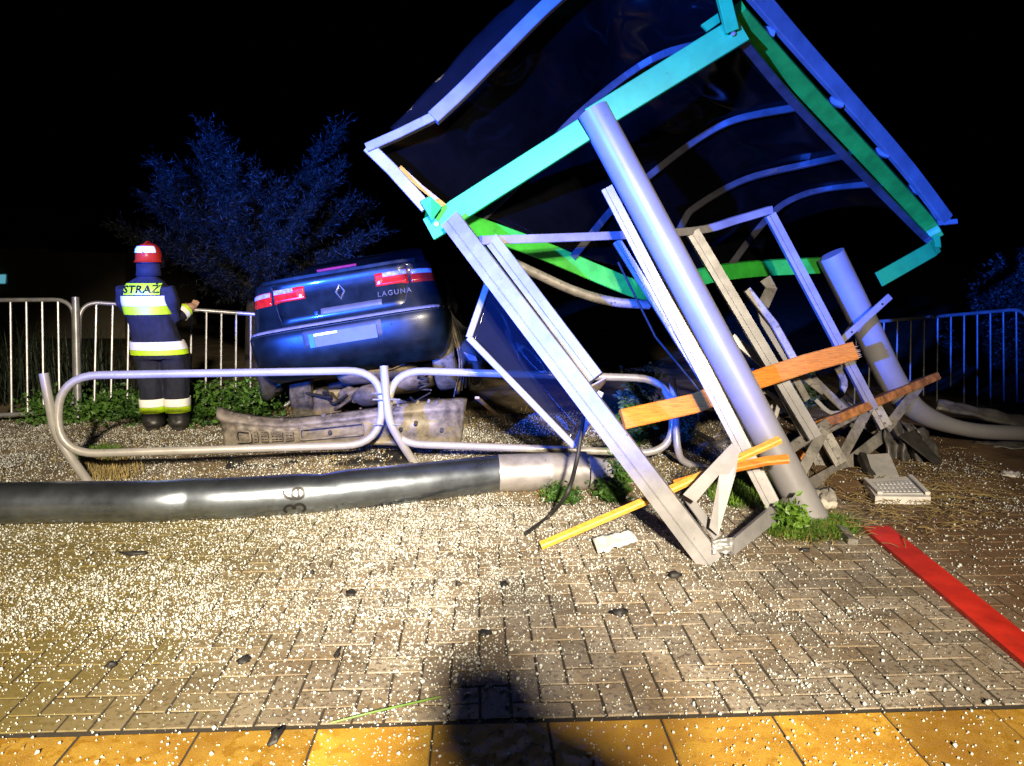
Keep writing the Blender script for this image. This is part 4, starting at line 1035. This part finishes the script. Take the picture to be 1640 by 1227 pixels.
# turf clumps and verge grass
def clump(label, pxs, pys, n, m, h, name='grass_tuft', w_=.003, lean=.8):
    sp = []
    while len(sp) < n:
        a, r_ = random.uniform(0, 6.28), random.random() ** .6
        px = (pxs[0] + pxs[1]) / 2 + math.cos(a) * r_ * (pxs[1] - pxs[0]) / 2; py = (pys[0] + pys[1]) / 2 + math.sin(a) * r_ * (pys[1] - pys[0]) / 2
        g_ = G(px, py); sp.append((g_.x, g_.y, max(0, ground_z(g_.x, g_.y)) - .005))
    return tag(grass_blades(name, sp, m, h, w_, lean), label, 'grass', kind='stuff')
clump('bright green turf at the foot of the near post', (1225, 1372), (828, 868), 2400, M_grass, (.015, .065), lean=1.9)
clump('pale dry stalks mixed into the turf at the near post', (1215, 1385), (818, 876), 500, M_dry, (.01, .06), lean=2.2)
clump('dark turf showing between the leaning leg and the near post', (1130, 1250), (762, 815), 1500, M_grass, (.02, .07), lean=1.0)
clump('small yellowish grass tuft under the sleeve of the fallen lamp post', (858, 925), (786, 800), 350, M_dry, (.02, .06))
clump('yellow dry grass at the foot of the left railing post', (120, 235), (742, 775), 700, M_dry, (.03, .10))
clump('green grass patch behind the left railing post', (120, 200), (722, 745), 700, M_grass, (.03, .08))
sp = []
for _ in range(16000):
    x, y = random.uniform(-4.6, 2.2), random.uniform(4.55, 7.6)
    if nz((x * 1.3, y * 1.3, 4)) + random.gauss(0, .35) > .12: sp.append((x, y, ground_z(x, y) - .005))
tag(grass_blades('verge_grass', sp, M_dry, (.015, .05), .003, 1.0), 'short trodden grass of the verge between the lamp post and the fence', 'grass', kind='stuff')
sp = []
for _ in range(5000):
    x, y = random.uniform(-2.6, -1.2), random.uniform(2.1, 3.8)
    a_, b_ = to_pav(x, y)
    if x < -1.55 + .35 * nz((x * 2, y * 2, 3)) - (y - 2.2) * .75 + .15: sp.append((x, y, -.006))
tag(grass_blades('edge_moss', sp, M_dry, (.006, .02), .003, 1.2), 'mossy dry growth over the paving at the left edge', 'moss', kind='stuff')
# tall grass behind the left fence
sp = [((px - CX) / F * 8.2, random.uniform(7.6, 8.4), 0) for px in [random.uniform(-20, 200) for _ in range(900)]]
tag(grass_blades('tall_grass', sp, mat('dark_reed', (.018, .028, .014), .6), (.3, 1.0), .006, .5), 'tall dark grass behind the left fence', 'grass', kind='stuff')
# straw on the dirt
mb = MB()
for _ in range(420):
    g_ = G(random.gauss(1480, 75), random.gauss(800, 32)); a = random.uniform(0, 3.14); L_ = random.uniform(.02, .09); d = Vector((math.cos(a), math.sin(a), random.gauss(0, .12))) * L_
    z_ = max(0, ground_z(g_.x, g_.y)) + .028; sweep(mb, [Vector((g_.x, g_.y, z_)) - d, Vector((g_.x, g_.y, z_ + .01)), Vector((g_.x, g_.y, z_)) + d], rect(.004, .002, .0005), (0, 0, 1))
tag(mb.build('straw', M_dry), 'loose straw scattered on the dirt beside the lamp head', 'straw', kind='stuff')

# spruce behind the car
TR = thing('spruce_tree', 'dark spruce tree faintly lit blue behind the firefighter and the car', 'tree', loc=PY(408, 600, 10.2))
tb = Vector((TR.location.x, 10.2, -.2)); tt = PY(412, 40, 10.4)
tube('trunk', catmull([tb, PY(408, 520, 10.2), PY(409, 420, 10.25), PY(411, 350, 10.3), PY(412, 290, 10.3)], 5), .12, M_bark, TR, scales=[1.25 - .95 * i / 20 for i in range(21)])
mbb = MB(); NV = []; NF = []
TW_ = []
def needles(c, d, n, L_): TW_.append((c.x, c.y, c.z, d.x, d.y, d.z))
tips = [(330, 205, 9.3, 380), (322, 240, 9.2, 400), (352, 232, 9.2, 400), (375, 262, 9.2, 405), (250, 262, 9.6, 420), (235, 318, 9.5, 430), (262, 300, 9.3, 430), (190, 365, 9.6, 440), (545, 205, 9.8, 390), (520, 235, 9.6, 390), (545, 268, 9.4, 420), (515, 300, 9.3, 420),
        (562, 322, 9.6, 430), (490, 340, 9.1, 430), (605, 372, 9.8, 450), (565, 395, 9.4, 450), (300, 400, 9.4, 470), (250, 380, 9.3, 460), (445, 300, 9.1, 420), (410, 280, 9.1, 420), (350, 350, 9.1, 440), (470, 390, 9.2, 450), (380, 330, 9.0, 430), (330, 420, 9.2, 480), (520, 430, 9.5, 470)]
for k in range(30):
    px = random.uniform(230, 590); tips.append((px, random.uniform(300 - abs(px - 410) * .35, 440), random.uniform(9.4, 11.4), 0))
for px, py, Y, by in tips:
    e = PY(px, py, Y)
    b = PY(409, by if by else min(480, py + random.uniform(60, 140)), 10.25); mdp = b.lerp(e, .5) - Vector((0, 0, .12)) ; c = catmull([b, mdp, e], 8)
    sweep(mbb, c, circ(.018, 5), None, scales=[1 - .85 * i / len(c) for i in range(len(c))])
    L_ = (e - b).length
    for i in range(4, len(c)):
        for q in range(17):
            d = (c[i] - c[i - 1]).normalized(); sd = (d * .8 + Vector((random.gauss(0, .55), random.gauss(0, .55), random.gauss(0, .35)))).normalized() * random.uniform(.10, .26)
            p = c[i].lerp(c[i - 1], random.random()); needles(p, sd, 22, .062)
mbb.build('branches', M_bark, TR)
A = np.repeat(np.array(TW_), 22, 0); n = len(A); c_, d_ = A[:, :3], A[:, 3:]
p_ = c_ + d_ * rng.random((n, 1)); q_ = d_ / np.linalg.norm(d_, axis=1)[:, None] * .9 + rng.normal(0, .7, (n, 3)); q_ /= np.linalg.norm(q_, axis=1)[:, None]
s_ = np.cross(q_, rng.normal(size=(n, 3))); s_ /= np.linalg.norm(s_, axis=1)[:, None]; s_ *= .0045
V_ = np.stack([p_ - s_, p_ + s_, p_ + q_ * (.062 * rng.uniform(.6, 1.2, (n, 1)))], 1).reshape(-1, 3)
me = bpy.data.meshes.new('crown'); me.vertices.add(3 * n); me.vertices.foreach_set('co', V_.reshape(-1).astype(np.float32)); me.loops.add(3 * n); me.loops.foreach_set('vertex_index', np.arange(3 * n, dtype=np.int32))
me.polygons.add(n); me.polygons.foreach_set('loop_start', np.arange(0, 3 * n, 3, dtype=np.int32)); me.update(calc_edges=True); me.materials.append(M_needle)
o = bpy.data.objects.new('crown', me); link(o, TR); o.matrix_parent_inverse = parent_inv(TR)

# house far left with one lit window
HS = thing('house', 'dim pale house in the dark behind the left fence with one lit window', 'house', loc=PY(40, 560, 17))
M_wall = mat('house_render', (.38, .32, .22), .9, var=.1, scale=2, bump=.1)
def hw(px, py, Y=17): return PY(px, py, Y)
plate('wall', [hw(-260, 398), hw(64, 398), hw(64, 600), hw(-260, 600)], 5.0, M_wall, HS, nrm=(0, -1, 0))
plate('wall', [hw(64, 402, 17.3), hw(200, 406, 17.3), hw(200, 600, 17.3), hw(64, 600, 17.3)], 4.0, M_wall, HS, nrm=(0, -1, 0))
rf = MB(); e0, e1 = hw(-280, 397, 16.8), hw(72, 395, 16.8); rf.add([e0, e1, e1 + Vector((0, 3, 1.0)), e0 + Vector((0, 3, 1.0)), e1 + Vector((0, 6, 0)), e0 + Vector((0, 6, 0))], [(0, 1, 2, 3), (3, 2, 4, 5)]); rf.build('roof', mat('roof_tiles', (.05, .035, .03), .8), HS)
wn = plate('window', [hw(-30, 438, 16.98), hw(12, 438, 16.98), hw(12, 456, 16.98), hw(-30, 456, 16.98)], .05, mat('window_frame', (.5, .5, .48), .6), HS, nrm=(0, -1, 0))
plate('pane', [hw(-28, 440, 16.96), hw(9, 440, 16.96), hw(8, 454, 16.96), hw(-28, 454, 16.96)], .01, mat('lit_window', (.2, .4, .45), .4, emit=(.12, .42, .52), estr=.8, var=.3), wn, nrm=(0, -1, 0))
# round bush in the dark on the right
bush = thing('bush', 'large dark rounded bush behind the right fence', 'bush', loc=PY(1640, 640, 10.5))
cs = []
for _ in range(420):
    a, b = random.uniform(0, 6.28), random.uniform(-.2, 1.3); r_ = random.uniform(.82, 1.0)
    c = PY(1665, 560, 11.2); cs.append((c.x + 1.15 * math.cos(a) * math.cos(b) * r_, 11.2 + 1.1 * math.sin(a) * math.cos(b) * r_, max(.05, c.z - .4 + 1.9 * math.sin(b) * r_)))
leaf_cloud('foliage', cs, 60, (.13, .13, .13), .07, mat('dark_leaf', (.008, .012, .009), .6, var=.3), bush)
tube('trunk', [PY(1665, 680, 11.2), PY(1665, 560, 11.2)], .06, M_bark, bush)

# ================================================================== LOOSE THINGS
o = plate('red_board', [G(1381, 843, .022), G(1424, 842, .022), G(1700, 1060, .022), G(1700, 1112, .022)], .02, M_red, None, nrm=(0, 0, 1)); tag(o, 'long flat red board lying on the paving at the right', 'board')
# lamp head torn from the post
LH = thing('luminaire', 'white street lamp head lying face up in the dirt near the bench', 'lamp head', loc=G(1432, 795))
M_lh = mat('white_lamp_housing', (.62, .60, .57), .45, var=.08, scale=12)
q0, q1, q2, q3 = G(1383, 768, .06), G(1462, 762, .07), G(1491, 796, .055), G(1402, 795, .05)
plate('housing', [q0, q1, q2, q3], .05, M_lh, LH, nrm=(0, 0, 1))
def lh(a, b, z=.006): return q0.lerp(q1, a).lerp(q3.lerp(q2, a), b) + Vector((0, 0, z))
o = plate('lens', [lh(.12, .22), lh(.86, .22), lh(.90, .88), lh(.14, .88)], .006, mat('lamp_lens', (.5, .5, .5), .25, var=.1), LH, nrm=(0, 0, 1))
for i in range(9):
    for j in range(3):
        a = .17 + .68 * i / 8.6; b = .30 + .5 * j / 2.6; plate('led', [lh(a, b, .008), lh(a + .045, b, .008), lh(a + .045, b + .12, .008), lh(a, b + .12, .008)], .003, mat('led_cover', (.8, .8, .8), .2), o, nrm=(0, 0, 1))
for a, b in (((0.02, .08), (.10, .92)), ((.92, .08), (.97, .92))): bar('rim', [lh(*a, .012), lh(*b, .012)], .03, .02, M_lh, LH, up=(0, 0, 1))
plate('bracket', [P(1388, 728, 5.35), P(1424, 726, 5.35), P(1440, 762, 5.12), P(1400, 764, 5.12)], .03, mat('grey_lamp_bracket', (.35, .34, .33), .5), LH, nrm=(0, -1, .5))
bar('hinge', [P(1380, 730, 5.4), P(1396, 766, 5.15)], .05, .06, M_under, LH)
# crumpled dark casing by the folded post
CB = thing('crumpled_casing', 'crumpled dark grey metal casing beside the lamp head', 'casing', loc=G(1460, 742))
g = []
for i in range(25):
    row = []
    for j in range(25):
        a = j / 24 * 2.4 - .5; px = 1424 + 84 * i / 24; h_ = .36 * (1 - .45 * i / 24)
        b_ = G(px, 744 + 4 * math.sin(i)); z_ = h_ * math.sin(max(0, a + .5) * .66); row.append(Vector((b_.x + .03 * nz((i * .2, j * .2, 1)), b_.y + .30 * j / 24 + .04 * nz((i * .2, j * .2, 3)), max(.01, z_ + .035 * nz((i * .2, j * .25, 8))))))
    g.append(row)
sheet('shell', g, mat('scraped_grey', (.14, .13, .12), .38, .3, var=.3, scale=9), CB, th=.006)
plate('flap', [P(1462, 690, 5.75), P(1508, 742, 5.55), P(1496, 744, 5.5), P(1440, 700, 5.6)], .012, M_under, CB)
def sheetmetal(name, label, cat, pts, m, th=.008, amp=.02):
    a, b, c, d = [Vector(p) for p in pts]
    g = [[a.lerp(b, i / 16).lerp(d.lerp(c, i / 16), j / 6) + Vector((0, 0, amp * (nz((i * .4, j * .5, len(label))) + .3))) for j in range(7)] for i in range(17)]
    o = sheet(name, g, m, None, th); return tag(o, label, cat)
sheetmetal('metal_strip', 'long bent grey metal strip lying above the folded post', 'strip', [P(1502, 642, 6.5), P(1660, 672, 6.5), P(1660, 690, 6.4), P(1500, 655, 6.4)], M_aludirty, .03)
sheetmetal('metal_scrap', 'flat torn grey metal scrap below the folded post', 'scrap', [G(1560, 708, .03), G(1680, 706, .03), G(1680, 722, .02), G(1556, 716, .02)], M_aludirty)
sheetmetal('plastic_scrap', 'small pale plastic scrap lying in the dirt at far right', 'scrap', [G(1602, 757, .03), G(1634, 759, .03), G(1632, 768, .02), G(1604, 764, .02)], M_lh, .02)
sheetmetal('white_paper', 'crumpled white paper scrap beside the yellow slat', 'paper', [G(948, 862, .03), G(1012, 850, .05), G(1022, 868, .03), G(958, 888, .02)], mat('white_paper', (.7, .74, .7), .7, var=.05), .003, .022)
o = sheetmetal('stone_fragment', 'broken pale concrete fragment behind the foot of the near post', 'fragment', [G(1300, 790, .03), G(1332, 786, .05), G(1340, 812, .03), G(1306, 812, .02)], mat('concrete', (.5, .46, .4), .9, bump=.4), .04, .03)
o = bar('metal_offcut', [G(1347, 846, .018), G(1366, 868, .018)], .05, .035, M_aludirty); tag(o, 'short grey metal offcut lying beside the turf at the red board', 'offcut')
def stick(name, label, cat, a, b, w_, t_, m): return tag(bar(name, [a, b], w_, t_, m, None, up=(0, 0, 1)), label, cat)
stick('wood_stick', 'pale wooden stick leaning behind the torn bumper', 'stick', P(764, 637, 5.95), G(800, 668, .02), .035, .02, M_splint)
stick('metal_strip', 'dark narrow strip on the ground behind the orange backrest', 'strip', G(1110, 690, .02), G(1150, 712, .02), .06, .03, M_under)
stick('metal_strip', 'grey strip lying behind the mullions', 'strip', G(1140, 714, .03), G(1186, 698, .03), .07, .03, M_aludirty)
stick('wood_stick', 'short wooden stick lying beside the dark narrow strip', 'stick', G(1085, 690, .02), G(1110, 692, .02), .05, .02, M_splint)
cab = tube('rubber_strip', catmull([P(936, 655, 4.45), P(930, 700, 4.4), P(922, 745, 4.35), P(908, 790, 4.2), G(880, 826, .015), G(842, 855, .012)], 8), .013, M_rubber, n=8); tag(cab, 'black rubber sealing strip hanging in front of the lamp post sleeve', 'strip')
dark = [(215, 886, 40, 8), (178, 1064, 16, 8), (390, 1057, 20, 11), (541, 1046, 9, 14), (563, 949, 16, 14), (808, 935, 12, 7), (777, 1013, 20, 9), (443, 1176, 18, 22), (735, 935, 8, 5), (500, 917, 7, 5), (990, 980, 24, 12), (1080, 920, 26, 8), (1290, 880, 12, 6)]
wheres = ['near the left end of the lamp post', 'at the far left of the paving', 'left of the middle of the paving', 'upright shape left of the shadow', 'with a bright glint, below the number', 'above the shadow of the head', 'just above the photographer shadow', 'on the edge of the yellow tiles', 'above the shadow, the smallest one', 'below the number on the pole', 'bluish, right of the shadow', 'below the foot of the leg', 'below the bright turf']
for (px, py, w_, h_), wh in zip(dark, wheres):
    c = G(px, py, .008); d = (c.y * CP + .24) / F
    o = blob('plastic_shard', c, w_ * d * .5, h_ * d * 1.0, .010, M_rubber, px, .5, sub=2); link(o); tag(o, 'small black plastic shard ' + wh, 'shard', 'black shards on the paving')
o = tube('grass_stalk', catmull([G(530, 1158, .006), G(600, 1140, .02), G(705, 1116, .01)], 5), .004, M_grass, n=5); tag(o, 'long pale green grass stalk lying beside the photographer shadow', 'stalk')

# ================================================================== SHATTERED GLASS
def shards():
    pts = []
    def dens(x, y):
        a, b = to_pav(x, y)
        d = 1.0
        if b < 0: d = .20
        elif b < .7: d = .30 + .45 * b / .7
        if x > .5: d *= max(.16, 1 - (x - .5) * .75)
        if y > 4.7: d = 1.15 if x < 1.2 else .55
        if x > 2.1: d = .16
        if x < -2.2 and y < 3.2: d *= .55
        d *= .42 + 1.5 * max(0, nz((x * 1.1, y * 1.1, 11)) + .5) ** 1.6 * (.3 + 1.4 * max(0, nz((x * 3.5, y * 3.5, 2)) + .5) * max(0, nz((x * 9, y * 9, 6)) + .7))
        return d
    for n_, (x0, x1), (y0, y1) in ((230000, (-3.6, 3.4), (1.9, 4.7)), (150000, (-5.0, 3.6), (4.7, 7.2))):
        for _ in range(n_):
            x, y = random.uniform(x0, x1), random.uniform(y0, y1)
            if abs(x / (y * CP + .24)) > .72: continue
            if random.random() < dens(x, y) * .62:
                z = 0.0
                a, b = to_pav(x, y)
                if not (PAV_X0 < a < PAV_X1 and b < PAV_Y1): z = ground_z(x, y)
                if x > 2.15 and y > 4: z += .015
                pts.append((x, y, max(z, -.004)))
    P_ = np.array(pts); n = len(P_); base = np.array([(1, 0, 0), (-1, 0, 0), (0, 1, 0), (0, -1, 0), (0, 0, 1), (0, 0, -1)], float)
    sz = rng.lognormal(math.log(.0029), .5, n); sz = np.clip(sz, .0015, .011)
    V = base[None] * sz[:, None, None] * rng.uniform(.6, 1.15, (n, 6, 1))
    q = rng.normal(size=(n, 4)); q /= np.linalg.norm(q, axis=1)[:, None]; w_, x, y, z = q.T
    Rm = np.stack([np.stack([1 - 2 * (y * y + z * z), 2 * (x * y - z * w_), 2 * (x * z + y * w_)], -1), np.stack([2 * (x * y + z * w_), 1 - 2 * (x * x + z * z), 2 * (y * z - x * w_)], -1), np.stack([2 * (x * z - y * w_), 2 * (y * z + x * w_), 1 - 2 * (x * x + y * y)], -1)], -2)
    V = np.einsum('nij,nkj->nki', Rm, V) + (P_ + np.stack([0 * sz, 0 * sz, sz * .6], -1))[:, None, :]
    T = np.array([(0, 2, 4), (2, 1, 4), (1, 3, 4), (3, 0, 4), (2, 0, 5), (1, 2, 5), (3, 1, 5), (0, 3, 5)])
    Fc = (T[None] + (np.arange(n) * 6)[:, None, None]).reshape(-1, 3)
    me = bpy.data.meshes.new('glass_shards'); me.vertices.add(n * 6); me.vertices.foreach_set('co', V.reshape(-1).astype(np.float32))
    me.loops.add(len(Fc) * 3); me.loops.foreach_set('vertex_index', Fc.reshape(-1).astype(np.int32)); me.polygons.add(len(Fc)); me.polygons.foreach_set('loop_start', np.arange(0, len(Fc) * 3, 3, dtype=np.int32))
    me.update(calc_edges=True); me.materials.append(M_glassbit); o = bpy.data.objects.new('glass_shards', me); link(o); tag(o, 'white crumbs of shattered safety glass strewn over the ground', 'glass', kind='stuff'); return n
shards()
